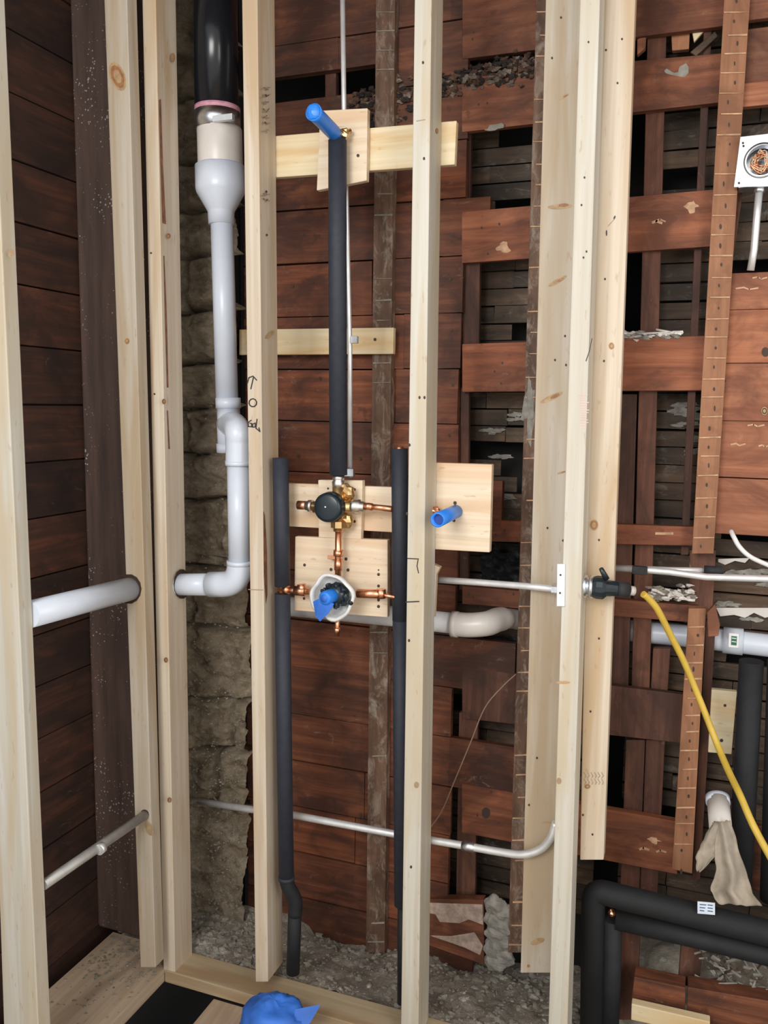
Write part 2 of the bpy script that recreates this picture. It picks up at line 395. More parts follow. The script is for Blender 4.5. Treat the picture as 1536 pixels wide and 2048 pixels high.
# corner stud of left wall
def f(mb):
    mb.knot(235, 153, 12, 1.83, 1, 2, -20, 2.0); mb.knot(254, 682, 4, 1.83, 1, 2); mb.knot(298, 1657, 6, 1.83, 1, 6, -20, 2)
    mb.mark(258, 1178, 25, 30, 1.83, 7, 0, .0006); mb.mark(289, 1630, 9, 11, 1.83, 7, 0, .0006)
stud('left wall pine stud with big oval knot near the top, pierced by white pipe', [(206, -60), (252, -60), (311, 1935), (281, 1935)], 1.83, .040, [m_pine_cool]+MS[1:]+[m_hole], f)
# studs of the back frame
def f(mb):
    X = P(335, 1000, STUD_Y).x
    for pl in ([(315, 200), (319, 198), (323, 330), (329, 448), (322, 446), (318, 330)], [(324, 511), (326, 512), (331, 640), (334, 775), (331, 775), (327, 640)], [(331, 821), (333, 821), (337, 898), (334, 898)]):
        mb.sidepoly([(u+3, v) for u, v in pl], (310, -60, 350, 1946, STUD_Y), 4)
    for u, v in [(336, 472), (327, 803), (331, 1320), (338, 1600)]: mb.knot(u+1, v, 3.5, X, 1, 2, 0, 1.3, 'X')
    mb.knot(346, 115, 3.5, X, 1, 1, 0, 2.2, 'X')
    for u, v in [(302, 506), (309, 788)]: mb.mark(u, v, 2, 2, STUD_Y, 3)
    mb.mark(364, 1168, 17, 30, X, 7, 0, .0006, 'X')
stud('pine stud with long reddish splits down its side, left of the stone chimney', [(283, -60), (310, -60), (350, 1946), (327, 1946)], STUD_Y, .089, [m_pine]+MS[1:]+[m_hole], f)
def f(mb):
    X = P(524, 1000, STUD_Y).x
    mb.sidepoly([(527, 1022), (530, 1030), (534, 1100), (535, 1190), (532, 1208), (528, 1150)], (514, -60, 536, 1964, STUD_Y), 4)
    for u, v in [(534, 470), (533, 383), (541, 1680)]: mb.mark(u, v, 1.7, 2.4, X, 3, 0, .001, 'X')
    mb.knot(548, 1947, 2, X, 3, 3, 0, 1, 'X'); mb.mark(540, 669, 12, 4, X, 1, -40, .0008, 'X')
    # carpenter's marks: arrow, 0, GaL
    q = lambda pts: [(a/2.743, 500+b/2.743) for a, b in pts]
    mb.ink(q([(1357, 730), (1366, 700), (1388, 692), (1408, 714)]), 1.1, STUD_Y, 5); mb.ink(q([(1390, 700), (1376, 762)]), 1.1, STUD_Y, 5)
    mb.ink(q([(1387+21*math.cos(t*.6), 838+22*math.sin(t*.6)) for t in range(12)]), 1.1, STUD_Y, 5)
    mb.ink(q([(1378, 934), (1362, 945), (1362, 968), (1380, 970), (1380, 952), (1370, 950)]), 1.1, STUD_Y, 5)
    mb.ink(q([(1398, 950), (1386, 955), (1386, 972), (1400, 970), (1400, 948)]), 1.0, STUD_Y, 5)
    mb.ink(q([(1410, 928), (1404, 978), (1426, 996), (1420, 975)]), 1.1, STUD_Y, 5)
    # faint grade stamps on the side
    for vv in list(range(178, 276, 14))+[388, 400]:
        pts = [PX(524+(i % 2)*5+random.uniform(-2, 2)+i*1.6, vv+random.uniform(-4, 4), X+.001) for i in range(8)]
        for a, b in zip(pts, pts[1:]):
            d = Vector((0, 0, .0012)); mb.add([a-d, b-d, b+d, a+d], [(0, 1, 2, 3)], 6)
    mb.ink([(497, 1179), (526, 1180)], .8, STUD_Y, 6)
stud('pine stud hand-marked with an arrow, a zero and letters, behind left black pipe', [(483, -60), (514, -60), (536, 1964), (511, 1964)], STUD_Y, .089, MS, f)
def f(mb):
    X = P(845, 1000, STUD_Y).x
    for u, v in [(850, 125), (852, 317), (843, 795), (853, 795), (823, 890), (818, 1027), (822, 1281), (826, 1734)]: mb.mark(u-4, v, 2.2, 3.2, STUD_Y, 3)
    mb.ink([(815, 1117), (837, 1118)], 1.0, STUD_Y, 5); mb.ink([(812, 1204), (838, 1203)], 1.2, STUD_Y, 5); mb.ink([(836, 1120), (834, 1132), (837, 1146)], .9, STUD_Y, 5)
    mb.ink([(833, 242), (850, 239)], .7, STUD_Y, 6); mb.knot(874, 262, 2.5, X, 1, 2, 0, 2, 'X'); mb.knot(833, 1570, 4, STUD_Y, 1, 6)
stud('pale pine stud with two short black pencil ticks, right of the right black pipe', [(830, -60), (864, -60), (836, 2110), (801, 2110)], STUD_Y, .089, [m_pine_pale]+MS[1:], f)
def f(mb):
    for u, v in [(1180, 84), (1172, 355), (1166, 410), (1170, 515), (1176, 503)]: mb.mark(u-3, v, 1.8, 2.4, STUD_Y, 3)
    mb.ink([(1184, 677), (1179, 702), (1172, 722)], .8, STUD_Y, 5)
    for k in range(14): mb.ink([(1158+random.uniform(0, 5), 790+k*5), (1166+random.uniform(0, 12), 790+k*5)], .7, STUD_Y, 7)
    mb.knot(1118, 1562, 4, STUD_Y, 1, 6); mb.mark(1126, 1365, 14, 3, STUD_Y, 1)
stud('whitish pine stud with faint pink stamp, tallest and foremost of the right stud cluster', [(1162, -60), (1202, -60), (1133, 2110), (1095, 2110)], STUD_Y, .089, [m_pine_pale]+MS[1:]+[m_pink], f)
def f(mb):
    B = BACK_Y+.002
    for u, v, r, a in [(1128, 193, 9, -30), (1120, 413, 20, -4), (1115, 562, 17, -30), (1103, 795, 20, -25), (1124, 945, 8, -15)]:
        mb.mark(u, v, r*1.25, r*.26, B, 1, a, .0006); mb.mark(u+r*.35, v-r*.14, r*.5, r*.17, B, 2, a, .0010)
    for u, v in [(1122, 35), (1104, 116), (1130, 672), (1132, 730), (1110, 720), (1095, 1056), (1126, 1081), (1058, 1610), (1074, 1516)]: mb.mark(u, v, 2, 2.6, B, 3)
    mb.knot(1075, 1883, 12, B, 1, 1, -20, .4); mb.mark(1057, 1932, 3, 3, B, 2); mb.mark(1098, 1645, 14, 2, B, 1)
stud('wide pine board on the left of the right cluster, brown diagonal knots down its face', [(1093, -60), (1170, -60), (1112, 1946), (1041, 1946)], BACK_Y+.002, .038, [m_pine_cool]+MS[1:], f)
def f(mb):
    B = BACK_Y+.002
    for u, v in [(1244, 78), (1235, 166), (1212, 100), (1210, 558), (1208, 722), (1198, 1080), (1198, 1277), (1181, 1423), (1185, 1669), (1166, 1630)]: mb.mark(u, v, 2, 2.4, B, 3)
    mb.mark(1229, 435, 1.6, 4, B, 5, 20); mb.mark(1213, 466, 1.4, 6, B, 5); mb.ink([(1229, 438), (1216, 452)], .6, B, 6)
    mb.knot(1223, 692, 4.5, B, 1, 2); mb.knot(1188, 1050, 7, B, 1, 2); mb.knot(1175, 1573, 5, B, 1, 2, 0, .8)
    for r_ in range(2):
        for k in range(6): mb.ink([(1168+k*7, 1545+r_*13), (1172+k*7, 1552+r_*13), (1169+k*7+random.uniform(-2, 2), 1556+r_*13)], .7, B, 6)
stud('pine board on the right of the right cluster, sawn off above the black pipe elbow', [(1193, -60), (1273, -60), (1207, 1720), (1160, 1720)], BACK_Y+.002, .038, MS, f)
# sole plates
mb = MB().poly([(322, 1944), (322, 1964), (1150, 2146), (1150, 2118)], STUD_Y-.002, .001)
zt = .038
pa = P(322, 1950, STUD_Y); pb = P(1180, 2100, STUD_Y)
mb = MB().box(-1.35, pb.x, STUD_Y-.004, BACK_Y+.004, 0, zt-.001)
tag(mb.build('sole_plate', [m_sill], bevel=.002), 'horizontal pine sole plate under the back wall studs, dusty', 'plate')
mb = MB().box(-1.60, -1.353, 1.1, BACK_Y-.002, 0, zt)
for k in range(350): mb.blob((random.uniform(-1.59, -1.36), min(1.97, 1.985-abs(random.gauss(0, .12))), zt+.0005), random.uniform(.001, .004), 1, (6, 4), .4, k, (1.3, 1.3, .7))
tag(mb.build('sole_plate', [m_pine_y, m_stone_g], bevel=.002), 'wide dusty sole plate along the foot of the left wall', 'plate')
# floor joist in front of the plate
a = PZ(434, 1989, -.005); b = PZ(494, 2048, -.005)
mb = MB().box(a.x, a.x+.20, 1.55, STUD_Y-.006, -.20, -.005)
tag(mb.build('floor_joist', [m_pine_y], bevel=.002), 'tan timber joist beside the dark floor opening, below the blue tape', 'joist')

# ================================================================== OLD STONE, POST, STRIPS
ST_Y = 2.21
joints = [-40, 90, 180, 300, 400, 505, 615, 728, 822, 905, 1000, 1130, 1245, 1395, 1500, 1600, 1900, 2100]
jzs = [lvl(430, v, ST_Y) for v in joints]
mb = MB(); x0, x1 = P(262, 900, ST_Y).x-.02, P(494, 900, ST_Y).x; zt, zb = jzs[0], -.05
nx, nz = 56, 420; vs = []; fs = []
for j in range(nz+1):
    z = zt+(zb-zt)*j/nz
    for i in range(nx+1):
        x = x0+(x1-x0)*i/nx
        if z > lvl(480, 1120, ST_Y): x = x0+(P(474, 900, ST_Y).x-x0+.004*noise.noise(Vector((1, 2, z*6))))*i/nx
        zz = z+.018*noise.noise(Vector((x*6, 0, z*4)))+.03*noise.noise(Vector((x*2.3+9, 3, z*1.5)))
        m = min(abs(zz-q) for q in jzs); row = sum(1 for q in jzs if q > zz)
        xo = x0+.13+.15*noise.noise(Vector((row*7.3, 1, 2)))*2; m2 = min(abs(x-xo), abs(x-xo-.27), 9)
        d = min(m, m2*.9); d = max(0, d-.0025*(1+noise.noise(Vector((x*9, 1, z*9))))); h = min(1, d/.011)**.4
        prot = .03*noise.noise(Vector((row*3.7, 5, (x > xo)*4.2)))
        y = ST_Y+.075-h*(.078+prot)-.030*noise.noise(Vector((x*14, 0, z*18)))-.022*(.5-abs(noise.noise(Vector((x*22, 2, z*34+x*9)))))-.012*(.5-abs(noise.noise(Vector((x*60, 7, z*75)))))-.006*noise.noise(Vector((x*110, 2, z*110)))
        if z < .55: y -= .03*(1-z/.55)
        vs.append((x, y, z))
for j in range(nz):
    for i in range(nx):
        a = j*(nx+1)+i; fs.append((a, a+nx+1, a+nx+2, a+1))
mb.add(vs, fs, 0, True)
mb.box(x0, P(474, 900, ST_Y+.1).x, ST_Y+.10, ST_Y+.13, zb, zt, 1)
for k in range(900):
    u = random.uniform(372, 484); v = 1900-abs(random.gauss(0, 1))*380
    mb.blob(P(u, v, ST_Y-.045+random.uniform(-.01, .01)), random.uniform(.0012, .0032), 2, (5, 4), .4, k, (1.2, 1, .9))
tag(mb.build('stone_chimney', [m_stone, m_void, m_stone_g]), 'rough tan rubble stone chimney behind the white drain stack', 'chimney')
# dark corner post
pl = P(146, 800, 1.99).x
mb = MB().box(LX+.001, pl+.20, 1.99, 2.14, 0.04, 3.0)
tag(mb.build('corner_post', [m_post], bevel=.006), 'thick dark brown timber post with white specks in the left corner', 'post')
# old stud edges with plaster lines
def strip(label, px, Y, depth, m, pitch, extra=None, mr=m_plasterline, nails=True, keep=.95):
    o0 = P(*[sum(q[i] for q in px)/4 for i in (0, 1)], Y); o0.z = P(px[3][0], px[3][1], Y).z
    mb = MB().poly(px, Y, depth)
    (l0, vt), (r0, _), (r1, vb), (l1, _) = px
    zt, zb = P(l0, vt, Y).z, P(l1, vb, Y).z; v = vt+pitch
    rb = mb; n = 0
    while v < vb-10:
        s = (v-vt)/(vb-vt); L = l0+(l1-l0)*s; Rr = r0+(r1-r0)*s; w = Rr-L
        j = random.uniform(-2, 2); e = random.uniform(0, .25)*w if random.random() < .4 else 0
        if random.random() < keep:
            q = [P(L+1+e, v+j, Y-.003), P(Rr-1, v+j+random.uniform(-2, 1), Y-.003), P(Rr-1, v+j+random.uniform(1, 2.6), Y-.003), P(L+1+e, v+j+random.uniform(1.5, 3), Y-.003)]
            rb.extr(q, (0, .0045, 0), 2)
        if nails: mb.mark(L+w*random.uniform(.35, .6), v+pitch*.5+random.uniform(-3, 3), random.uniform(1.4, 2.6), random.uniform(3, 6), Y, 1)
        v += pitch*random.uniform(.93, 1.07); n += 1
    return tag(mb.build('old_stud', [m, m_nail, mr], bevel=.0015), label, 'old stud')
strip('old stud edge behind the centre bay, left of the right black pipe', [(753, -60), (791, -60), (769, 1905), (732, 1905)], SH_Y-.030, .029, m_oldstud, 41, nails=False, mr=m_stone_g, keep=.45)
strip('narrow old stud edge with plaster lines just left of the right pine cluster', [(1075, -60), (1118, -60), (1056, 1905), (1016, 1905)], SH_Y-.030, .029, m_oldstud, 42, nails=False, keep=.8)
strip('orange-brown old stud edge with ruler-like plaster lines, upper right beside the junction box', [(1452, -60), (1504, -60), (1427, 1107), (1384, 1107)], SH_Y-.035, .034, m_oldstud_o, 41)
strip('lower orange-brown old stud edge behind the yellow cord', [(1377, 1217), (1412, 1217), (1384, 1747), (1344, 1738)], SH_Y-.035, .034, m_oldstud_o, 36)
# ================================================================== SEPARATE OLD BOARDS WITH GAPS BETWEEN
def board(label, px, Y, th, m, marks=None, name='old_board', tint=.5, cat='board', extra=()):
    mb = MB().poly(px, Y, th, 0, tint)
    if marks: marks(mb)
    return tag(mb.build(name, [m, m_nail, m_plasterline, m_plaster, m_knot]+list(extra), bevel=.002), label, cat)
GB = SH_Y
hb = [  # label, (left top, left bottom) at u=924, (right top, bottom) at u=1408
 ('topmost old red board, cut off by the top of the picture', -60, 118, -80, 50, .35, 1449),
 ('long old board below the rubble gap near the top, behind the pine cluster', 152, 264, 106, 203, .55, 1441),
 ('second separate old board down, light plaster stain, level with the silver box conduit', 424, 526, 379, 492, .75, 1419),
 ('old board with white splinters on its top edge, above the middle of the right bay', 688, 784, 671, 781, .8, 1404),
 ('thin reddish batten crossing just above the steel conduit', 1038, 1082, 1054, 1092, .85, 1384),
 ('dark old board behind the black cable connector', 1172, 1208, 1212, 1246, .35, 1384),
 ('grey-brown old board crossing below the white drain pipe, ends at the yellow cord', 1334, 1437, 1390, 1488, .3, 1362),
 ('lowest long old board, worn, with pale scrapes near the rag', 1567, 1665, 1643, 1748, .6, 1342)]
for i, (lab, lt, lb, rt, rb_, tn, ue) in enumerate(hb):
    U0 = 924
    s = (ue+6-U0)/(ue+0.0-U0)
    px = [(U0, lt), (ue+12, rt), (ue+12, rb_), (U0, lb)]
    def f(mb, i=i, lt=lt, lb=lb, rt=rt, rb_=rb_):
        for k in range(3):
            u = random.uniform(1235, 1370); v = random.uniform(rt+20, rb_-20)
            if i in (2, 7): mb.ink([(u-9, v), (u-2, v-3), (u+9, v+1)], random.uniform(1.5, 3), GB, 2)
            mb.mark(random.uniform(935, 1030), random.uniform(lt+15, lb-12), 2, 2.6, GB, 1)
        if i == 2: mb.blob(P(1385, 412, GB+.001), .017, 2, (9, 6), .4, 4, (1, .12, 1)); mb.blob(P(1006, 495, GB), .012, 2, (9, 6), .4, 9, (1.4, .12, 1))
        if i == 7: mb.knot(972, 1626, 7, GB, 1, 1); mb.blob(P(1310, 1680, GB+.001), .013, 2, (9, 6), .4, 4, (1.5, .12, 1))
        if i == 4: mb.ink([(1312, 1067), (1345, 1067)], 2.5, GB, 2)
        if i == 1: mb.blob(P(1345, 150, GB+.001), .02, 3, (9, 6), .5, 6, (2, .08, 1)); mb.blob(P(990, 255, GB), .013, 3, (9, 6), .5, 6, (2, .08, .5))
    board(lab, px, GB+.0, .022, m_old_b if i != 6 else m_old_z, f, tint=tn)
# uprights behind the boards
VY = SH_Y+.026
for lab, px, tn in [
 ('dark narrow upright in the uppermost opening left of the pine cluster', [(925, 250), (942, 248), (940, 430), (924, 430)], .2),
 ('purplish upright in the second opening left of the pine cluster', [(927, 515), (960, 515), (958, 695), (925, 695)], .4),
 ('narrow brown upright above the square pine plate, against the plank wall edge', [(921, 775), (938, 775), (936, 1180), (918, 1180)], .35),
 ('brown upright below the grey-brown board, behind the thin brown wire', [(918, 1425), (956, 1425), (950, 1800), (912, 1800)], .5),
 ('old reddish upright crossing all openings right of the pine cluster, in front of white pipe', [(1295, 60), (1333, 50), (1299, 1380), (1263, 1375)], .7),
 ('dark upright deep in the opening against the right pine board', [(1242, 788), (1274, 788), (1256, 1380), (1222, 1380)], .25),
 ('left of two short uprights between the two lowest old boards', [(1252, 1480), (1290, 1480), (1278, 1795), (1240, 1790)], .45),
 ('right of two short uprights between the two lowest old boards', [(1292, 1480), (1330, 1480), (1314, 1800), (1280, 1795)], .35),
 ('short reddish upright stub standing under the right run of white pipe', [(1306, 1297), (1341, 1297), (1335, 1385), (1301, 1385)], .7),
 ('old upright hard against the left side of the orange old stud', [(1408, 50), (1424, 50), (1377, 1110), (1361, 1110)], .3),
 ('old upright just right of the orange old stud, under the junction box', [(1475, 375), (1487, 375), (1462, 545), (1448, 545)], .5),
 ('short old upright bridging the break between upper and lower orange studs', [(1379, 1100), (1432, 1100), (1424, 1230), (1375, 1230)], .5),
 ('dark red upright right of the lower orange old stud', [(1412, 1240), (1432, 1240), (1400, 1760), (1384, 1760)], .4)]:
    board(lab, px, VY if 'under the right run' not in lab else VY+.001, .020, m_old_z, tint=tn, name='old_upright', cat='upright')
# small broken bits
board('broken reddish wood flap beside the white pipe coupling', [(1414, 1225), (1430, 1208), (1440, 1250), (1437, 1272), (1416, 1274)], SH_Y-.06, .02, m_old_r, name='wood_fragment', cat='wood piece')
board('orange block of wood in the top right gap', [(1342, 60), (1380, 56), (1378, 98), (1344, 101)], SH_Y+.03, .02, m_oldstud_o, name='wood_fragment', cat='wood piece', tint=.7)
board('short brown upright seen in the dark gap above the top pine cross board', [(650, 110), (672, 108), (672, 222), (650, 224)], SH_Y+.028, .02, m_old_z, name='old_upright', cat='upright', tint=.6)
board('splintered reddish wood next to the pine board in the top right gap', [(1274, 78), (1292, 70), (1290, 96), (1274, 110)], SH_Y+.01, .02, m_old_r, name='wood_fragment', cat='wood piece')
board('slanted grey lath piece in the top right gap', [(1380, 104), (1430, 62), (1436, 72), (1392, 112)], SH_Y+.01, .012, m_lath, name='wood_fragment', cat='wood piece', tint=.9)
board('pale yellow splinter in the top right gap', [(1384, 62), (1414, 56), (1404, 66), (1388, 84)], SH_Y+.022, .012, m_pine_x, name='wood_fragment', cat='wood piece', tint=.9)
board('yellow pine block on the lower right, behind the yellow cord', [(1423, 1379), (1474, 1384), (1463, 1509), (1416, 1505)], SH_Y-.02, .019, m_pine_x, lambda m: (m.mark(1450, 1411, 3, 3, SH_Y-.02, 1), m.mark(1443, 1481, 3.5, 3.5, SH_Y-.02, 1)), name='wood_block', cat='wood block')
def f(m):
    z = lambda l: [(500+a/2.743, 1488+b/2.743) for a, b in l]
    m.poly(z([(975, 872), (1275, 882), (1280, 995), (1200, 965), (1150, 985), (1040, 978), (1015, 935), (975, 930)]), SH_Y-.023, .004, 5)
    m.poly(z([(985, 1052), (1100, 1056), (1230, 1035), (1278, 1110), (1262, 1160), (1180, 1120), (1080, 1085)]), SH_Y-.023, .004, 5)
board('reddish old timber end smeared with white plaster, low in the bay right of centre', [(840, 1798), (967, 1800), (968, 1930), (855, 1890)], SH_Y-.02, .03, m_old_b, f, name='timber_end', cat='timber', extra=(plain('pinkish_plaster_smear', (.42, .32, .26), .9, 0, .3, 60, .5),))
# bottom right timbers
board('short dark board end at the bottom right, left of a seam', [(1268, 1954), (1371, 1976), (1370, 2030), (1262, 2012)], 2.12, .05, m_old_x, name='old_board', tint=.6)
board('long dark board at the bottom right corner, right of a seam', [(1375, 1974), (1900, 2066), (1900, 2120), (1374, 2040)], 2.12, .05, m_old_x, name='old_board', tint=.4)
board('fresh pine plank at the very bottom right', [(1263, 2008), (1420, 2044), (1420, 2075), (1262, 2040)], 2.06, .025, m_pine_x, name='pine_plank', cat='plank')
board('reddish short post between the black pipe leg and the rubble, bottom right', [(1243, 1862), (1280, 1866), (1272, 2040), (1238, 2040)], 2.20, .05, m_old_z, name='old_upright', cat='upright', tint=.45)
board('dark brown short post in the rubble at bottom right', [(1362, 1890), (1406, 1896), (1398, 1975), (1356, 1970)], 2.2, .05, m_old_z, name='old_upright', cat='upright', tint=.3)
board('dark plank low on the right, behind the lower insulated pipe', [(1450, 1640), (1560, 1660), (1560, 1790), (1440, 1770)], SH_Y, .02, m_old_x, tint=.25)

# ================================================================== NEW BLOCKING BOARDS
def nb(name, label, px, Y, th, m=None, marks=()):
    mb = MB().poly(px, Y, th)
    for u, v, r in marks: mb.mark(u, v, r, r*1.1, Y, 1)
    return tag(mb.build(name, [m or m_pine_x, m_nail], bevel=.002), label, 'board')
nb('blocking_board', 'pine cross board behind the studs at the top, carrying the blue capped outlet', [(535, 273), (913, 241), (909, 329), (535, 356)], BACK_Y+.002, .019, m_pine_x)
nb('backing_plate', 'small upright pine plate behind the top blue capped pipe', [(640, 221), (735, 216), (733, 361), (633, 381)], BACK_Y-.018, .0185, m_pine_plate, [(716, 311, 3)])
nb('batten', 'narrow pine batten halfway up, behind the tall black foam pipe', [(478, 659), (787, 655), (786, 708), (478, 710)], SH_Y-.052, .02, m_pine_x, [(750, 679, 3)])
nb('blocking_board', 'pine cross board behind the round black valve knob', [(562, 966), (824, 976), (824, 1067), (562, 1052)], BACK_Y+.002, .019, m_pine_plate)
nb('backing_plate', 'upright pine plate directly behind the black valve knob', [(636, 960), (725, 961), (722, 1079), (637, 1075)], BACK_Y-.018, .0185, m_pine_plate, [(709, 979, 2.6), (709, 1043, 2.6), (656, 977, 2)])
nb('backing_plate', 'wide pine plate behind the lower valve with white round guard', [(590, 1073), (775, 1080), (775, 1235), (588, 1221)], BACK_Y-.016, .018, m_pine_plate, [(609, 1130, 2.8), (757, 1149, 2.8), (757, 1172, 2.8), (757, 1213, 3), (608, 1197, 2.5), (692, 1118, 3), (696, 1140, 3), (667, 1117, 3), (662, 1139, 3), (757, 1200, 2.8), (757, 1140, 1.5)])
nb('backing_plate', 'square pine plate right of the pale stud, holding a blue stub', [(860, 925), (984, 929), (979, 1105), (858, 1098)], BACK_Y+.002, .022, m_pine_plate, [(910, 1006, 3.4), (908, 1041, 3)])
nb('pine_shim', 'small orange pine shim on the side of the pale stud, above the conduit', [(858, 1125), (880, 1135), (872, 1150), (868, 1235), (858, 1240)], BACK_Y+.001, .02, m_pine)

# ================================================================== WHITE DRAIN STACK
def pth(l): return [P(*q) for q in l]
DY, DY2 = 2.055, 1.955
m_ring = plain('purple_primer_line', (.28, .28, .52), .5)
t = thing('drain_stack', P(470, 1190, 2.0), 'drain stack, black plastic pipe above white reducer, tee and elbow, before the stone', 'drain pipe')
MB().tube(pth([(430, -80, DY), (434, 232, DY)]), .0575, 40).build('upper_pipe', [m_abs], t)
a = P(434, 212, DY); ax = (0, 0, -1)
MB().lathe(P(435, 216, DY), ax, [(0, .0580), (0, .0600), (.013, .0602), (.013, .0580)], 40).build('primer_band', [m_pink_glue], t)
c_ = MB().lathe(P(435, 226, DY), ax, [(0, .058), (0, .0605), (.045, .0605), (.045, .058)], 40).build('steel_coupling', [m_steel], t)
mb = MB(); q = P(445, 236, DY-.062); mb.box(q.x-.028, q.x+.03, q.y-.004, q.y+.01, q.z-.007, q.z+.008); mb.build('clamp_screw', [m_steelpaint], c_, bevel=.001)
q = P(439, 257, DY); ax = (P(443, 430, DY)-P(439, 257, DY))
MB().lathe(q, ax, [(0, .050), (0, .0575), (.004, .0595), (.100, .0595), (.105, .058)], 40).build('adapter', [m_pvcw], t)
q = P(440, 333, DY)
MB().lathe(q, ax, [(0, .055), (0, .066), (.058, .0665), (.068, .064), (.115, .037), (.118, .0355), (.150, .0345), (.150, .030)], 40).build('reducer', [m_pvc], t)
MB().lathe(P(440, 331, DY), ax, [(0, .0590), (0, .0612), (.004, .0612), (.004, .059)], 40).build('primer_line', [m_ring], t)
MB().tube(pth([(443, 415, DY), (454, 800, DY)]), .0305, 32).build('middle_pipe', [m_pvc], t)
te = MB().lathe(P(456, 796, DY), (P(459, 880, DY)-P(456, 796, DY)), [(0, .031), (0, .0345), (.028, .0345), (.028, .0315), (.062, .0315), (.066, .033), (.125, .033), (.125, .0365), (.150, .0365), (.150, .030)], 32)
te.build('tee', [m_pvc], t)
el = smooth_path([P(459, 848, DY-.005), P(468, 850, DY-.05), P(475, 862, DY2+.0), P(477, 885, DY2), P(477, 930, DY2)], 6)
o = MB().tube(el, [.034]*len(el), 28); o.build('offset_elbow', [m_pvc], t)
ax = (0, 0, -1)
MB().lathe(P(477, 922, DY2), ax, [(0, .031), (0, .0352), (.012, .0352), (.012, .031)], 32).build('elbow_rim', [m_pvc], t)
MB().tube(pth([(477, 925, DY2), (480, 1135, DY2)]), .0303, 32).build('lower_pipe', [m_pvc], t)
bend = arc_path(P(480, 1122, DY2), P(479, 1168, DY2), P(420, 1169, DY2), .052, 9)
MB().tube(bend, .0345, 30).build('lower_elbow', [m_pvc], t)
MB().lathe(P(480, 1121, DY2), (0, 0, -1), [(0, .030), (0, .0355), (.012, .0355), (.012, .030)], 30).build('elbow_rim', [m_pvc], t)
MB().tube(pth([(430, 1169, DY2), (347, 1169, DY2)]), .0303, 30).build('branch_pipe', [m_pvc], t)
# left wall pipe and conduit
xw = P(259, 1178, 1.825).x
a = P(259, 1178, 1.829); b = PX(70, 1226, xw); b2 = a+(b-a)*((1.829-1.463)/(a.y-b.y))
tag(MB().tube([a, b2], .031, 32).build('drain_pipe', [m_pvc]), 'dusty white drain pipe sloping between the two left wall studs', 'pipe')
xw = P(290, 1630, 1.825).x
a = P(290, 1630, 1.829); b = PX(97, 1776, xw); b2 = a+(b-a)*((1.829-1.463)/(a.y-b.y))
b2.x -= .02
t = thing('conduit', b2, 'dull grey steel conduit low on the dark left wall', 'conduit')
MB().tube([a, b2], .0125, 18).build('tube', [m_emt_dull], t); q1 = a+(b-a)*.48; q2 = a+(b-a)*.52
MB().tube([q1, q2], .0140, 18).build('collar', [m_emt], t)

# ================================================================== FOAM SLEEVES (vertical)
def fo(t, pts, r, m=m_foam, n='foam_sleeve'): return MB().tube(pts, r, 26).build(n, [m], t)
FY = 1.935
t = thing('insulated_pipe', P(677, 950, FY), 'tall foam sleeved pipe down the centre, below the top blue cap', 'pipe')
fo(t, pth([(675, 281, FY), (675, 500, FY), (677, 950, FY)]), .0222)
MB().tube(pth([(677, 948, FY), (676, 976, FY)]), .011, 16).build('pipe_end', [m_copper], t)
MB().lathe(P(677, 951, FY), (0, 0, -1), [(0, .012), (0, .015), (.008, .015), (.012, .013), (.016, .016), (.03, .016), (.03, .01)], 16).build('union', [m_solder], t)
MB().tube(pth([(674, 284, FY), (674, 268, FY)]), .010, 14).build('pipe_top', [m_solder], t)
t = thing('insulated_pipe', P(585, 1945, FY), 'left foam sleeved riser in two lengths in front of the hand-marked stud', 'pipe')
fo(t, pth([(561, 916, FY), (563, 1050, FY), (565, 1172, FY)]), .0205)
fo(t, pth([(565, 1187, FY), (568, 1450, FY), (573, 1762, FY)]), .0205)
MB().tube(pth([(565, 1168, FY), (565, 1190, FY)]), .0125, 16).build('copper_joint', [m_copper], t)
el = MB().tube(smooth_path(pth([(573, 1755, FY), (576, 1772, FY), (590, 1800, FY+.01), (590, 1830, FY+.01)]), 4), .0195, 22).build('foam_elbow', [m_foam2], t)
MB().lathe(P(573, 1752, FY), (0, 0, -1), [(0, .019), (.0, .0225), (.010, .0225), (.010, .019)], 22).build('ring', [m_foam], t)
fo(t, pth([(590, 1815, FY+.01), (586, 1945, FY+.01)]), .0185, m_foam2)
t = thing('insulated_pipe', P(803, 2000, FY+.02), 'right foam sleeved riser tight against the left face of the pale stud', 'pipe')
RX = [(799, 897), (800, 1050), (801, 1240), (802, 1500), (804, 1810)]
fo(t, [P(u, v, FY+.015) for u, v in RX[:3]], .0205); fo(t, [P(u, v, FY+.015) for u, v in RX[2:]], .0200)
MB().tube([P(799, 893, FY+.015), P(799, 905, FY+.015)], .010, 14).build('copper_end', [m_copper], t)
MB().tube([P(804, 1805, FY+.02), P(803, 2006, FY+.02)], .0115, 14).build('lower_pipe', [m_foam2], t)

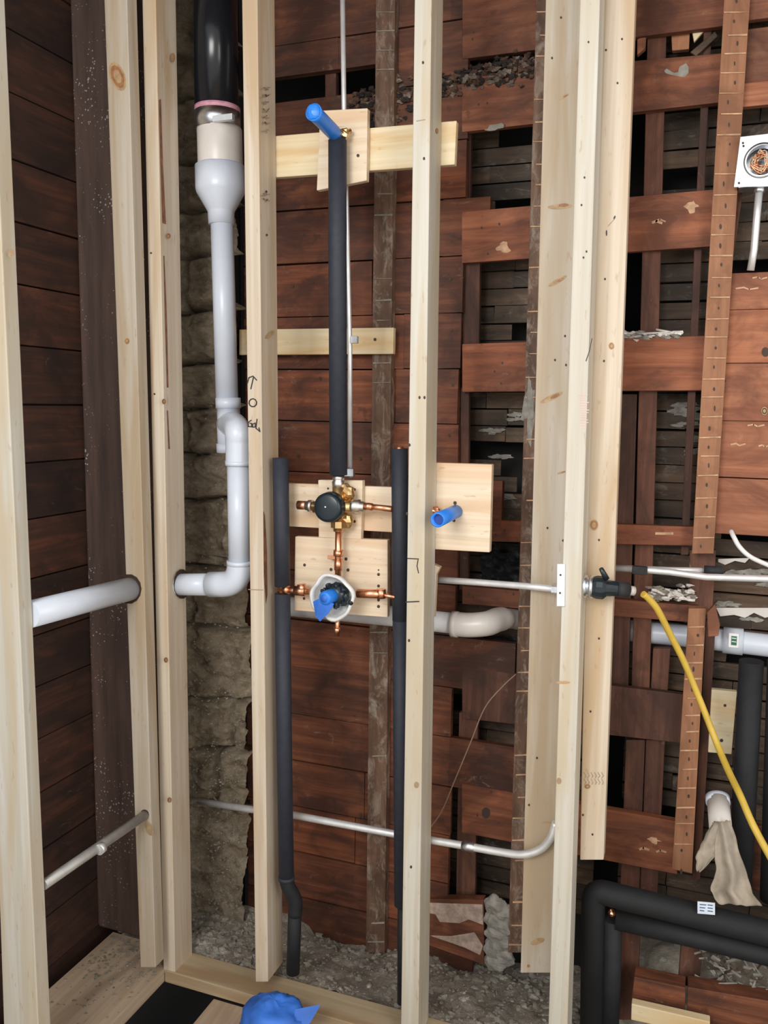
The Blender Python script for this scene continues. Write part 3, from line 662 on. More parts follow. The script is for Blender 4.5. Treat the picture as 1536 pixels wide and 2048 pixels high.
# ================================================================== SHOWER VALVES
VYY = 1.93
t = thing('shower_valve', P(676, 1273, VYY), 'shower plumbing of black knob valve, copper tubing and lower valve with white guard', 'valve')
kc = P(653, 1016, VYY-.045)
kb = MB().lathe(kc, (0, 1, 0), [(0, .0), (0, .028), (.002, .033), (.006, .0365), (.03, .0385), (.034, .036), (.034, .0)], 40).build('knob', [m_blackplastic], t)
MB().lathe(kc+Vector((-.004, -.0012, .002)), (0, 1, 0), [(0, .0), (0, .003), (.003, .003)], 12).build('screw', [m_steel], kb)
bc = P(668, 1014, VYY)
mb = MB(); mb.lathe(bc+Vector((-.012, -.02, 0)), (0, 1, 0), [(0, .01), (0, .03), (.05, .03), (.05, .01)], 28)
mb.tube([P(676, 975, VYY), P(677, 1060, VYY)], [.014, .018][0], 18); mb.tube([P(628, 1014, VYY), P(704, 1013, VYY)], .0155, 18)
mb.blob(P(695, 985, VYY+.01), .02, 0, (10, 7), .2, 2, (1, .7, 1)); mb.blob(P(693, 1040, VYY+.01), .018, 0, (10, 7), .2, 5, (1, .7, 1))
mb.lathe(P(677, 1042, VYY), (0, 0, -1), [(0, .016), (0, .0205), (.016, .0205), (.016, .014)], 8, 0, False)
mb.build('upper_body', [m_brass], t)
MB().lathe(P(704, 1012, VYY), (1, 0, 0), [(0, .012), (0, .0165), (.006, .0175), (.022, .0175), (.024, .013), (.034, .013)], 20).build('union', [m_solder], t)
MB().lathe(P(625, 1012, VYY), (-1, 0, 0), [(0, .010), (0, .0155), (.010, .0155), (.010, .012), (.018, .012)], 20).build('union', [m_solder], t)
MB().tube([P(617, 1011, VYY), P(596, 1010, VYY)], .0115, 16).build('copper_cap', [m_copper], t)
MB().tube([P(730, 1012, VYY), P(784, 1018, VYY)], .0075, 14).build('copper_tube', [m_copper], t)
MB().tube([P(728, 1012, VYY), P(745, 1014, VYY)], .0095, 14).build('copper_sleeve', [m_copper], t)
mb = MB().tube([P(677, 1055, VYY), P(676, 1155, VYY)], .0085, 16)
for a_, b_ in ((1055, 1063), (1100, 1112), (1118, 1140)): mb.tube([P(677, a_, VYY), P(676, b_, VYY)], .0125 if a_ != 1118 else .0105, 16)
mb.build('copper_riser', [m_copper], t)
mb = MB().box(P(664, 0, VYY+.02).x, P(692, 0, VYY+.02).x, VYY+.012, VYY+.016, P(676, 1122, VYY).z, P(676, 1114, VYY).z); mb.build('pipe_strap', [m_copper], t, bevel=.001)
gc = P(667, 1193, VYY-.03)
# irregular round guard
mb = MB(); seg = 40; vs = []; fs = []
rings = [(0, 1.0), (-.012, 1.04), (-.016, .93), (-.004, .86), (.016, .80), (.018, .3)]
for d, k in rings:
    for i in range(seg):
        w = 2*math.pi*i/seg; r = .057*k*(1+.045*math.sin(4*w+.6)+.025*math.sin(7*w))
        vs.append(gc+Vector((math.cos(w)*r, d, math.sin(w)*r*1.0)))
for j in range(len(rings)-1):
    for i in range(seg):
        i2 = (i+1) % seg; fs.append((j*seg+i, j*seg+i2, (j+1)*seg+i2, (j+1)*seg+i))
fs.append([5*seg+i for i in range(seg)]); mb.add(vs, fs, 0, True)
mb.build('plaster_guard', [m_guard], t)
mb = MB(); bc = gc+Vector((.006, -.012, .004))
mb.lathe(bc, (0, 1, 0), [(0, .0), (0, .026), (.02, .030), (.03, .030)], 24)
for k in range(9):
    w = k*.7; mb.blob(bc+Vector((math.cos(w)*.031, .004, math.sin(w)*.026)), .0085, 0, (8, 6), .3, k)
mb.blob(bc+Vector((.045, 0, -.012)), .007, 0, (8, 6), .1, 3); mb.build('cartridge', [m_blackplastic], t)
sc_ = P(648, 1197, VYY-.075)
o = MB().lathe(sc_, (.18, 1, .02), [(0, .0), (0, .013), (.003, .017), (.04, .018), (.045, .013)], 24).build('blue_cap', [m_blue], t)
MB().lathe(sc_+Vector((0, -.0012, 0)), (.18, 1, .02), [(0, 0), (0, .010), (.002, .010)], 24).build('cap_face', [m_bluetape], o)
mb = MB(); F = VYY-.062
mb.extr([P(626, 1203, F), P(640, 1196, F-.01), P(668, 1208, F-.004), P(657, 1226, F-.002), P(640, 1243, F+.002), P(631, 1232, F)], (0, .003, 0)); mb.build('tape_flag', [m_bluetape], t)
mb = MB().tube([P(620, 1183, VYY), P(556, 1178, VYY)], .0085, 16); mb.tube([P(612, 1183, VYY), P(590, 1181, VYY)], .0125, 16); mb.tube([P(603, 1168, VYY), P(605, 1184, VYY)], .0115, 14); mb.tube([P(578, 1180, VYY), P(568, 1179, VYY)], .011, 14)
mb.build('copper_inlet', [m_copper], t)
mb = MB().tube([P(715, 1187, VYY), P(762, 1188, VYY)], .0115, 16); mb.tube([P(760, 1189, VYY), P(800, 1196, VYY+.01)], .0055, 12); mb.tube([P(762, 1178, VYY), P(762, 1196, VYY)], .012, 14)
mb.build('copper_inlet', [m_copper], t)
mb = MB().tube([P(675, 1232, VYY), P(674, 1272, VYY)], .0065, 14); mb.tube([P(674, 1254, VYY), P(674, 1266, VYY)], .0085, 14); mb.build('copper_stub', [m_copper], t)
# blue capped outlets
t = thing('blue_stub_outlet', P(671, 272, FY), 'blue capped shower head outlet pointing forward at the top plate', 'outlet')
a = P(674, 272, FY-.0); b = P(627, 224, FY-.125)
MB().tube([a, a+(b-a)*.15, a+(b-a)*.9, b], [.013, .0175, .0175, .0195], 24).build('blue_sleeve', [m_blue], t)
MB().blob(b, .0175, 0, (16, 10), .05, 3, (1, .6, 1)).build('tape_cap', [m_blue], t)
mb = MB().blob(P(688, 268, FY+.008), .013, 0, (10, 7), .2, 3); mb.tube([P(674, 270, FY), P(702, 262, FY+.02)], .006, 10); mb.build('elbow_fitting', [m_brass], t)
t = thing('blue_stub_outlet', P(910, 1025, BACK_Y), 'hollow blue tub spout stub in the square plate right of the pale stud', 'outlet')
a = P(912, 1023, BACK_Y); b = P(875, 1040, BACK_Y-.135); d = (b-a)
MB().lathe(a, d, [(0, .012), (0, .0165), (d.length*.4, .0165), (d.length, .0175), (d.length, .0135), (d.length-.03, .0130), (d.length-.03, 0)], 26).build('blue_sleeve', [m_blue], t)
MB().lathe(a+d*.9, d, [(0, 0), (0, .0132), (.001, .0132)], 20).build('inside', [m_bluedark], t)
MB().blob(P(869, 1020, BACK_Y-.02), .009, 0, (10, 7), .2, 3, (1.6, 1, 1)).build('copper_end', [m_copper], t)

# ================================================================== CONDUITS AND CABLES
t = thing('conduit', P(700, 956, 2.03), 'thin bright steel tube running up behind the tall foam pipe', 'conduit')
MB().tube(pth([(684, -80, 2.03), (688, 215, 2.03), (694, 450, 2.03), (700, 700, 2.06), (700, 956, 2.03)]), .0062, 12).build('tube', [m_emt], t)
mb = MB(); q = P(705, 679, 2.06); mb.box(q.x-.003, q.x+.016, q.y-.010, q.y+.004, q.z-.010, q.z+.008); mb.build('clip', [m_steelpaint], t, bevel=.001)
mb = MB(); q = P(699, 945, 2.02); mb.box(q.x-.012, q.x+.014, q.y-.010, q.y+.004, q.z-.010, q.z+.010); mb.build('clip', [m_steel], t, bevel=.001)
t = thing('conduit', P(1109, 1663, 1.96), 'lower steel conduit bending up into the foremost right stud', 'conduit')
lp = pth([(398, 1603, 2.13), (503, 1619, 2.05), (587, 1630, 2.015), (784, 1667, 2.01), (860, 1680, 2.01), (938, 1693, 2.0)])+smooth_path(pth([(938, 1693, 2.0), (1000, 1704, 1.985), (1045, 1709, 1.97), (1080, 1699, 1.965), (1102, 1675, 1.96), (1112, 1645, 1.96)]), 5)[1:]
MB().tube(lp, .0098, 16).build('tube', [m_emt], t)
MB().tube([P(925, 1691, 2.001), P(950, 1695, 1.998)], .0125, 16).build('coupling', [m_steel], t)
t = thing('conduit', P(1110, 1178, 1.95), 'steel conduit at mid height ending at the zinc nail plate', 'conduit')
MB().tube(pth([(868, 1159, 2.03), (960, 1165, 2.01), (1060, 1173, 1.965), (1118, 1179, 1.945)]), .0082, 16).build('tube', [m_emt], t)
MB().lathe(P(1104, 1177, 1.949), (1, 0, 0), [(0, .008), (0, .0135), (.016, .0135), (.016, .008)], 6, 0, False).build('hex_nut', [m_steel], t)
mb = MB().poly([(1114, 1128), (1130, 1128), (1129, 1213), (1113, 1213)], STUD_Y-.006, .012); mb.mark(1121, 1150, 2, 2, STUD_Y-.006, 1); mb.mark(1120, 1186, 2, 2, STUD_Y-.006, 1)
tag(mb.build('nail_plate', [m_steelpaint, m_nail], bevel=.001), 'upright zinc nail plate on the left edge of the foremost right stud', 'metal plate')
# connector on the right side of that stud
CYY = 1.935
t = thing('cable_connector', P(1200, 1172, CYY), 'black and chrome cable connector on the side of the right stud cluster', 'connector')
a = P(1165, 1172, CYY)
MB().lathe(a, (1, 0, 0), [(0, .01), (0, .026), (.010, .026), (.010, .021), (.016, .021), (.016, .026), (.024, .026), (.024, .015)], 26).build('locknut', [m_steel], t)
MB().lathe(P(1187, 1174, CYY), (1, 0, 0), [(0, .012), (0, .024), (.008, .027), (.022, .027), (.03, .019), (.055, .016), (.055, .008)], 14, 0, False).build('body', [m_blackplastic], t)
MB().tube([P(1213, 1158, CYY-.02), P(1202, 1137, CYY-.03)], [.007, .005], 12).build('lever', [m_blackplastic], t)
MB().tube([P(1222, 1176, CYY+.01), P(1256, 1180, CYY+.03)], .017, 16).build('black_boot', [m_tar], t)
MB().tube([P(1252, 1180, CYY+.03), P(1268, 1182, CYY+.04)], .011, 14).build('tan_bushing', [m_pvcw], t)
t = thing('conduit', P(1413, 1140, 2.2), 'upper of two steel conduits right of the cluster, ending in black tape', 'conduit')
MB().tube(pth([(1222, 1134, 2.2), (1330, 1139, 2.2), (1412, 1141, 2.2)]), .0068, 14).build('tube', [m_emt], t)
MB().tube(pth([(1408, 1140, 2.2), (1446, 1142, 2.2)]), .0115, 14).build('black_tape_end', [m_tar], t)
t = thing('conduit', P(1480, 1157, 2.17), 'lower of two steel conduits right of the cluster, running off the right edge', 'conduit')
MB().tube(pth([(1222, 1136, 2.18), (1280, 1139, 2.18), (1340, 1144, 2.17), (1413, 1154, 2.17), (2000, 1170, 2.17)]), .0085, 14).build('tube', [m_emt], t)
mb = MB(); q = P(1276, 1141, 2.165); mb.box(q.x-.014, q.x+.022, q.y-.008, q.y+.01, q.z-.009, q.z+.011); mb.build('clamp', [m_tar], t, bevel=.002)
yp = [(1286, 1188, 2.0), (1296, 1196, 2.01), (1315, 1219, 2.03), (1341, 1270, 2.07), (1370, 1328, 2.11), (1406, 1416, 2.12), (1434, 1488, 2.10), (1456, 1540, 2.04), (1480, 1590, 1.97), (1506, 1650, 1.93), (1545, 1722, 1.90), (1590, 1800, 1.9)]
tag(MB().tube(smooth_path(pth(yp), 4), .0078, 14).build('yellow_cord', [m_yellow]), 'yellow cord hanging from the black connector to the lower right edge', 'cord')
tag(MB().tube(smooth_path(pth([(1462, 1062, 2.28), (1468, 1075, 2.26), (1480, 1095, 2.25), (1503, 1115, 2.24), (1545, 1134, 2.22)]), 5), .0058, 12).build('white_cable', [m_white]), 'short white cable curving below the plank wall at the right edge', 'cable')
tag(MB().tube(smooth_path(pth([(1032, 1348, 2.262), (1006, 1372, 2.24), (970, 1415, 2.22), (941, 1485, 2.21), (909, 1562, 2.22), (883, 1623, 2.25), (857, 1660, 2.29)]), 5), .0016, 8).build('brown_wire', [m_wire]), 'thin brown wire hanging diagonally right of the pale stud', 'wire')
# junction box
t = thing('junction_box', P(1520, 372, 2.24), 'square steel junction box with copper wires in its round opening, upper right edge', 'junction box')
JY = 2.235
pc = [P(1481, 274, JY), P(1577, 263, JY), P(1566, 372, JY), P(1468, 374, JY)]
cc = P(1524, 321, JY)
mb = MB(); n = 40; rr = P(1524+37, 321, JY).x-cc.x; outer = []; inner = []
for i in range(n):                                  # plate with round hole
    s = i/n*4; k = int(s); f_ = s-k; outer.append(pc[k].lerp(pc[(k+1) % 4], f_))
for p in outer:
    d = (p-cc); d.y = 0; inner.append(cc+d.normalized()*rr)
vs = outer+inner+[p+Vector((0, .003, 0)) for p in outer]+[p+Vector((0, .035, 0)) for p in inner]
fs = []
for i in range(n):
    j = (i+1) % n; fs += [(i, j, n+j, n+i), (i, 2*n+i, 2*n+j, j), (n+i, n+j, 3*n+j, 3*n+i)]
mb.add(vs, fs)
for u, v in [(1486, 286), (1478, 366), (1487, 292)]: mb.mark(u, v, 2.4, 2.4, JY, 1)
mb.build('cover_ring', [m_steelpaint, m_nail], t)
mb = MB().box(pc[3].x+.008, pc[1].x-.01, JY+.004, JY+.055, pc[2].z+.004, pc[1].z-.008); 
mb2 = MB()
lo = (pc[3].x+.008, pc[1].x-.01, pc[2].z+.004, pc[1].z-.008)
mb2.box(lo[0], lo[1], JY+.052, JY+.055, lo[2], lo[3]); mb2.box(lo[0], lo[0]+.002, JY+.004, JY+.052, lo[2], lo[3]); mb2.box(lo[1]-.002, lo[1], JY+.004, JY+.052, lo[2], lo[3])
mb2.box(lo[0], lo[1], JY+.004, JY+.052, lo[2], lo[2]+.002); mb2.box(lo[0], lo[1], JY+.004, JY+.052, lo[3]-.002, lo[3]); mb2.build('box_body', [m_steel], t)
mb = MB()
MB().lathe(cc+Vector((0, -.004, 0)), (0, 1, 0), [(0, rr*.86), (0, rr*1.0), (.006, rr*1.03), (.03, rr*1.0), (.03, rr*.86), (0, rr*.86)], 36, 0, True, False).build('mud_ring', [m_steel], t)
for k in range(34):
    w = random.uniform(0, 6.3); pts = [cc+Vector((math.cos(w+q*1.3)*rr*random.uniform(.2, .72), .012+random.uniform(-.008, .012), math.sin(w+q*1.3)*rr*random.uniform(.2, .72))) for q in range(5)]
    mb.tube(smooth_path(pts, 4), .0014, 6, k % 3 == 0)
mb.build('copper_wires', [m_copper, m_pine], t)
t2 = thing('conduit', P(1505, 540, 2.25), 'short steel conduit dropping from the underside of the junction box', 'conduit')
MB().tube(pth([(1519, 376, 2.26), (1513, 440, 2.26), (1508, 500, 2.265), (1501, 541, 2.27)]), .0085, 14).build('tube', [m_emt], t2)
MB().tube(pth([(1519, 374, 2.26), (1518, 386, 2.26)]), .0125, 14).build('connector_collar', [m_steel], t2)

# ================================================================== WHITE HORIZONTAL DRAIN
t = thing('horizontal_drain', P(905, 1260, 2.2), 'long white drain pipe crossing behind the studs at waist height, with an elbow', 'drain pipe')
MB().tube(pth([(560, 1211, 2.20), (790, 1233, 2.20), (925, 1249, 2.19)]), .0285, 28).build('left_pipe', [m_pvcd], t)
e = smooth_path(pth([(905, 1248, 2.19), (940, 1250, 2.19), (975, 1247, 2.20), (993, 1240, 2.24), (1012, 1237, 2.29), (1040, 1238, 2.36)]), 5)
MB().tube(e, [.0335]*(len(e)-8)+[.033, .031]+[.0285]*6, 28).build('elbow', [m_pvcw], t)
MB().tube([P(904, 1248, 2.19), P(916, 1249, 2.19)], .0355, 28).build('hub', [m_pvcw], t)
MB().tube(pth([(1030, 1238, 2.36), (1100, 1245, 2.39), (1226, 1258, 2.39), (1370, 1272, 2.385), (2000, 1344, 2.35)]), .0295, 28).build('right_pipe', [m_pvc], t)
c_ = MB().tube(pth([(1446, 1280, 2.378), (1486, 1284, 2.376)]), .0350, 28).build('coupling', [m_pvc], t)
mb = MB().poly([(1458, 1266), (1478, 1268), (1477, 1296), (1457, 1294)], 2.3395, .002); mb.poly([(1463, 1272), (1474, 1273), (1473, 1291), (1462, 1290)], 2.3385, .001, 1)
mb.ink([(1464, 1276), (1472, 1277)], .8, 2.338, 0); mb.ink([(1464, 1283), (1472, 1284)], .8, 2.338, 0); mb.build('sticker', [m_white, m_green], c_)

# ================================================================== LOWER RIGHT BLACK PIPES, RAG
HY = 2.08
t = thing('black_insulated_pipe', P(1184, 1975, HY), 'upper thick black insulated pipe bending down beside the right cluster', 'pipe')
MB().tube(arc_path(P(2013, 1984, HY), P(1187, 1780, HY), P(1183, 2080, HY), .03, 6), .0300, 24).build('foam_sleeve', [m_foam2], t)
mb = MB().poly([(1395, 1803), (1430, 1806), (1430, 1830), (1395, 1827)], HY-.0325, .0015)
for k in range(3): mb.ink([(1400, 1809+k*6), (1412-k*2, 1810+k*6)], 1.0, HY-.0325, 1); mb.ink([(1416, 1810+k*6), (1425, 1811+k*6)], 1.0, HY-.0325, 1)
mb.build('paper_label', [m_label, m_labeldark], t)
t = thing('black_insulated_pipe', P(1226, 1980, HY), 'lower thick black insulated pipe, copper showing at its corner', 'pipe')
MB().tube(pth([(1232, 1840, HY), (1400, 1878, HY), (2000, 2025, HY)]), .0235, 24).build('foam_sleeve', [m_foam2], t)
MB().tube(pth([(1226, 1838, HY+.006), (1222, 1975, HY+.006), (1218, 2080, HY+.006)]), .0235, 24).build('foam_leg', [m_foam2], t)
MB().blob(P(1224, 1826, HY-.01), .010, 0, (10, 7), .2, 2).build('copper_corner', [m_copper], t)
for i, (ua, ub, lab) in enumerate([(1503, 1478, 'left of the thick black vertical pipes at the right edge'), (1560, 1544, 'right of the thick black vertical pipes, cropped by the right edge')]):
    o = MB().tube(pth([(ua, 1322, 2.2), (ub, 1800, 2.2)]), .0285, 24).build('black_vertical_pipe', [m_foam2]); tag(o, lab, 'pipe')
t = thing('capped_pipe', P(1438, 1650, 2.12), 'white capped pipe stub sticking up above the rag, lower right', 'pipe')
MB().tube([P(1436, 1600, 2.14), P(1442, 1665, 2.06)], .026, 26).build('stub', [m_pvcw], t)
MB().tube([P(1435, 1594, 2.15), P(1436, 1607, 2.135)], .0285, 26).build('rim', [m_pvc], t)
# rag
def cloth(left, right, Y, cols, amp, freq, seed):
    mb = MB(); n = len(left)*5; vs = []; fs = []
    def samp(L, s): 
        s *= len(L)-1; i = min(int(s), len(L)-2); q = s-i; return (L[i][0]*(1-q)+L[i+1][0]*q, L[i][1]*(1-q)+L[i+1][1]*q)
    for layer in (0, .0035):
        for j in range(n+1):
            s = j/n; a = samp(left, s); b = samp(right, s)
            for i in range(cols+1):
                w = i/cols; y = Y-amp*(.3+s)*math.sin(w*freq+seed+s*1.5)-.02*math.sin(math.pi*w)+.006*noise.noise(Vector((w*5, s*6, seed)))
                vs.append(P(a[0]*(1-w)+b[0]*w+3*noise.noise(Vector((s*7, w, seed))), a[1]*(1-w)+b[1]*w+3*noise.noise(Vector((w*7, s, seed+3))), y+layer))
    m = (n+1)*(cols+1)
    for L in (0, m):
        for j in range(n):
            for i in range(cols):
                q = L+j*(cols+1)+i; fs.append((q, q+1, q+cols+2, q+cols+1))
    for j in range(n):
        for i in (0, cols):
            q = j*(cols+1)+i; fs.append((q, q+cols+1, q+cols+1+m, q+m))
    for i in range(cols):
        for j in (0, n):
            q = j*(cols+1)+i; fs.append((q, q+1, q+1+m, q+m))
    mb.add(vs, fs, 0, True); return mb
t = thing('rag', P(1460, 1820, 2.02), 'beige linen rag hanging from the white capped pipe', 'rag')
cloth([(1424, 1645), (1430, 1700), (1432, 1740), (1420, 1780), (1436, 1808)], [(1462, 1640), (1476, 1690), (1492, 1745), (1505, 1785), (1524, 1812)], 2.045, 20, .010, 11, 1.3).build('main_fold', [m_rag], t)
cloth([(1428, 1642), (1404, 1682), (1391, 1715), (1394, 1742)], [(1446, 1648), (1438, 1690), (1430, 1712), (1402, 1745)], 2.05, 12, .007, 7, .4).build('side_fold', [m_rag], t)

# ================================================================== RUBBLE, DEBRIS
def heap(name, label, u0, u1, ridge, y0, y1, m, seed, cat, zlow=.03, npeb=200, pebm=m_stone_g, zfront=None):
    x0 = P(u0, 1900, y1).x; x1 = P(u1, 1900, y1).x; mb = MB(); nx = int((x1-x0)/.008)+2; ny = int((y1-y0)/.008)+2; vs = []; fs = []
    rx = sorted([(P(u, v, y1-.04).x, P(u, v, y1-.04).z) for u, v in ridge])
    def rz(x):
        if x <= rx[0][0]: return rx[0][1]
        for (a, za), (b, zb_) in zip(rx, rx[1:]):
            if x <= b: return za+(zb_-za)*(x-a)/(b-a)
        return rx[-1][1]
    def H(x, y):
        s = max(0, min(1, (y-y0)/(y1-.04-y0))); z = zlow+(rz(x)-zlow)*s**1.1
        return z+.022*noise.noise(Vector((x*11, y*11, seed)))+.008*noise.noise(Vector((x*40, y*40, seed)))+.004*noise.noise(Vector((x*110, y*110, seed)))
    for j in range(ny+1):
        y = y0+(y1-y0)*j/ny
        for i in range(nx+1):
            x = x0+(x1-x0)*i/nx; vs.append((x, y, H(x, y)))
    for j in range(ny):
        for i in range(nx):
            a = j*(nx+1)+i; fs.append((a, a+1, a+nx+2, a+nx+1))
    mb.add(vs, fs, 0, True)
    for k in range(npeb):
        x = random.uniform(x0, x1); y = random.uniform(y0, y1); r = random.choice([.0012, .002, .002, .003, .003, .005, .009])*random.uniform(.7, 1.3)
        mb.blob((x, y, H(x, y)), r, 1 if random.random() < .75 else 2, (6, 4), .45, k, (random.uniform(.8, 1.6), 1, .7))
    o = mb.build(name, [m, pebm, m_plaster]); return tag(o, label, cat, kind='stuff')
heap('dirt_heap', 'heap of grey-brown dirt and gravel behind the sole plate, centre to right', 560, 1245, [(560, 1790), (606, 1802), (631, 1827), (650, 1853), (720, 1871), (792, 1885), (860, 1885), (967, 1925), (1040, 1944), (1150, 1950), (1300, 1970)], 1.997, 2.42, m_dirt, 3, 'dirt', npeb=2600)
heap('stone_dust', 'pale dusty gravel at the foot of the stone chimney', 330, 556, [(300, 1800), (420, 1820), (540, 1850)], 1.997, 2.24, m_stone_g, 8, 'gravel', npeb=1400)
heap('debris_pile', 'pile of broken lath and plaster under the black pipes, bottom right', 1255, 2000, [(1255, 1870), (1340, 1885), (1420, 1905), (1536, 1915), (2000, 1940)], 2.18, 2.5, m_stone_g, 12, 'debris', zlow=.0, npeb=300)
mb = MB()
for k in range(90):
    q = P(random.uniform(1400, 1560), random.uniform(1890, 1990), random.uniform(2.15, 2.2)); w = random.uniform(-1.2, 1.2); L = random.uniform(.015, .045)
    d = Vector((math.cos(w), random.uniform(-.4, .4), math.sin(w)))*L; mb.tube([q-d*.5, q+d*.5], random.uniform(.0015, .004), 5, random.choice([0, 0, 1]), smooth=False)
tag(mb.build('wood_chips', [m_plaster, m_lath]), 'loose splinters and chips scattered on the debris at the bottom right corner', 'wood chips', kind='stuff')
# rubble along the gap near the top
mb = MB()
for k in range(520):
    u = random.uniform(700, 1068); v = 205-(u-700)*.20+random.gauss(0, 13)
    if u < 830: v += random.uniform(-10, 45)
    mb.blob(P(u, v, SH_Y-.005+random.uniform(-.006, .015)), random.uniform(.003, .010), random.choice([0, 0, 1, 1, 2]), (7, 5), .5, k, (1.3, .8, .8))
tag(mb.build('mortar_rubble', [plain('black_crumbs', (.02, .014, .011), .9, 0, .5), plain('brown_crumbs', (.085, .045, .028), .9, 0, .5), plain('grey_crumbs', (.16, .125, .10), .9, 0, .5)]), 'crumbled dark mortar stuffed in the gap near the top behind the pale stud', 'rubble', kind='stuff')
mb = MB()
for k in range(60):
    u = random.uniform(1246, 1358); v = 672-(u-1246)*.02+random.gauss(0, 4); mb.blob(P(u, v, SH_Y+random.uniform(-.002, .018)), random.uniform(.003, .008), random.choice([0, 1]), (6, 4), .5, k, (1.8, .8, .7))
for (a, b) in [((1262, 668), (1360, 664)), ((1246, 660), (1262, 672)), ((1312, 659), (1356, 667))]: mb.tube([P(*a, SH_Y+.004), P(*b, SH_Y+.006)], .003, 5)
tag(mb.build('plaster_crumbs', [m_pvcw, m_plaster]), 'white plaster crumbs and splinters lying on an old board, right bay', 'debris', kind='stuff')
mb = MB()
for k in range(90):
    u = random.uniform(1296, 1385); v = 1190+random.gauss(0, 7); mb.blob(P(u, v, SH_Y+random.uniform(-.01, .015)), random.uniform(.003, .009), random.choice([0, 1]), (6, 4), .5, k, (1.6, .8, .7))
tag(mb.build('plaster_crumbs', [m_pvcw, m_stone_g]), 'grey plaster crumbs behind the start of the yellow cord', 'debris', kind='stuff')
# plaster keys squeezed through the lath
mb = MB()
for (ua, ub, va, vb, n) in [(962, 1045, 830, 1000, 5), (962, 1040, 1270, 1560, 4), (1316, 1396, 800, 960, 8), (1440, 1545, 1120, 1240, 6)]:
    for k in range(n):
        u = random.uniform(ua, ub); v = random.uniform(va, vb)
        for q in range(4): mb.blob(P(u+q*9+random.uniform(-3, 3), v+random.uniform(-2, 2), LATH_Y-.003), random.uniform(.007, .012), 0, (7, 5), .5, k*4+q, (1.7, .35, .6))
tag(mb.build('plaster_keys', [m_plaster]), 'grey plaster lumps squeezed between the lath slats in the openings', 'plaster', kind='stuff')
# white ragged plaster edges, right
for lab, px in [('ragged white plaster edge just above the white coupling', [(1432, 1216), (1560, 1216), (1560, 1228), (1530, 1236), (1508, 1226), (1490, 1236), (1468, 1230), (1440, 1233)]),
                ('thin ragged plaster edge below the white cable', [(1436, 1118), (1500, 1116), (1490, 1126), (1470, 1122), (1450, 1130), (1436, 1124)])]:
    tag(MB().poly(px, LATH_Y-.014, .008).build('plaster_edge', [m_pvcw], bevel=.001), lab, 'plaster')
# white plaster lump on stud edge, stone lump low
tag(MB().blob(P(1059, 812, SH_Y-.03), .034, 0, (14, 10), .5, 5, (.42, .12, 1.9)).build('plaster_patch', [m_plaster]), 'white plaster patch on the narrow old stud beside the pine cluster', 'plaster')
mb = MB()
for k in range(9): mb.blob(P(1000+(k % 2)*14-8, 1812+k*14, SH_Y-.015), .034, 0, (18, 12), .16, k+2, (1.0, .55, .9))
tag(mb.build('mortar_lump', [m_plaster]), 'grey-white mortar lump standing low beside the narrow old stud', 'mortar')
# black crumpled paper
def crump(name, label, px0, Y, nu, nv, amp, seed):
    (u0, v0), (u1, v1) = px0; mb = MB(); vs = []; fs = []
    for L in (0, .003):
        for j in range(nv+1):
            for i in range(nu+1):
                u = u0+(u1-u0)*i/nu; v = v0+(v1-v0)*j/nv; q = Vector((u*.03, v*.07, seed))
                e = (1 if i in (0, nu) or j in (0, nv) else 0)*5
                vs.append(P(u+e*noise.noise(q*3), v+e*noise.noise(q*4+Vector((3, 3, 3)))*2, Y-abs(noise.noise(q))*amp*2-amp*.6*noise.noise(q*2.7)+L))
    m = (nu+1)*(nv+1)
    for L in (0, m):
        for j in range(nv):
            for i in range(nu): q = L+j*(nu+1)+i; fs.append((q, q+1, q+nu+2, q+nu+1))
    mb.add(vs, fs, 0, False); return tag(mb.build(name, [m_tar]), label, 'tar paper')
crump('tar_paper', 'crumpled black tar paper just right of the square pine plate', ((962, 1090), (1066, 1166)), LATH_Y-.02, 24, 14, .03, 3)
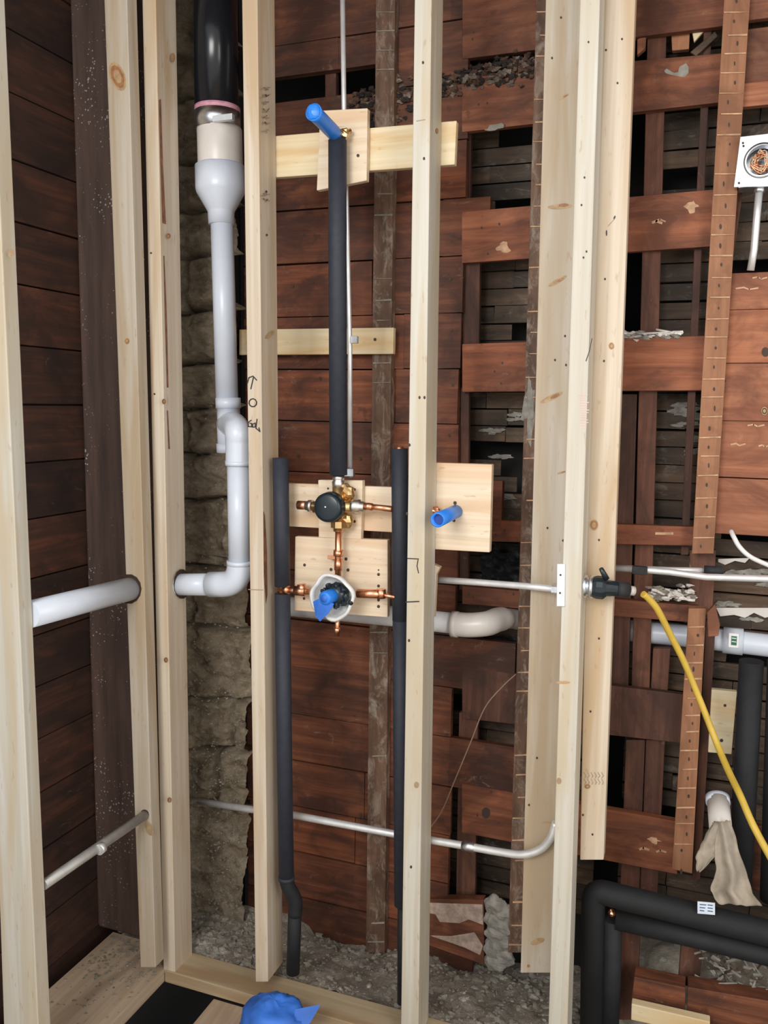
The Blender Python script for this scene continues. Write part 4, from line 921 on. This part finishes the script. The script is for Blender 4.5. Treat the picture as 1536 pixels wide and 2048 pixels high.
crump('tar_paper', 'black torn paper hanging below the horizontal drain elbow', ((957, 1275), (1036, 1338)), LATH_Y-.02, 18, 12, .025, 6)
# blue tape over the floor drain
bc = PZ(548, 2030, .0); mb = MB(); bc = P(548, 2022, 1.79)
mb.lathe((bc.x, bc.y, -.30), (0, 0, 1), [(0, .05), (.26, .05)], 24, 1)
nu, nv = 40, 14; vs = []; fs = []
for j in range(nv+1):
    th = math.pi*.62*j/nv
    for i in range(nu):
        ph = 2*math.pi*i/nu; d = Vector((math.sin(th)*math.cos(ph), math.sin(th)*math.sin(ph), math.cos(th)))
        k = 1+.22*noise.noise(d*2.2+Vector((4, 1, 7)))+.10*noise.noise(d*6)+.05*abs(noise.noise(d*12))
        vs.append(Vector((bc.x, bc.y, bc.z-.03))+Vector((d.x*.086, d.y*.075, d.z*.062))*k)
for j in range(nv):
    for i in range(nu): i2 = (i+1) % nu; fs.append((j*nu+i, (j+1)*nu+i, (j+1)*nu+i2, j*nu+i2))
mb.add(vs, fs, 0, True)
mb.extr([Vector((bc.x+.04, bc.y-.01, bc.z+.012)), Vector((bc.x+.115, bc.y+.03, bc.z+.022)), Vector((bc.x+.10, bc.y-.01, bc.z-.01)), Vector((bc.x+.06, bc.y-.03, bc.z-.02))], (0, .004, .004))
tag(mb.build('taped_drain', [m_bluetape, m_pvc]), 'crumpled blue tape covering a drain at the bottom centre', 'tape')

# members of a kind share a group
GROUPS = {'wall_stud': 'new pine studs and boards', 'old_stud': 'old stud edges', 'old_board': 'old boards with gaps between', 'old_upright': 'old uprights behind the boards',
          'backing_plate': 'pine backing plates', 'blocking_board': 'pine cross boards', 'insulated_pipe': 'foam sleeved water pipes', 'black_insulated_pipe': 'thick black pipes at lower right',
          'black_vertical_pipe': 'thick black vertical pipes', 'conduit': 'steel conduits', 'blue_stub_outlet': 'blue capped outlets', 'wood_fragment': 'broken wood bits', 'sole_plate': 'sole plates', 'tar_paper': 'torn tar paper'}
for o in scene.objects:
    if o.parent is None and o.get('category'):
        g = GROUPS.get(o.name.split('.')[0])
        if g: o['group'] = g
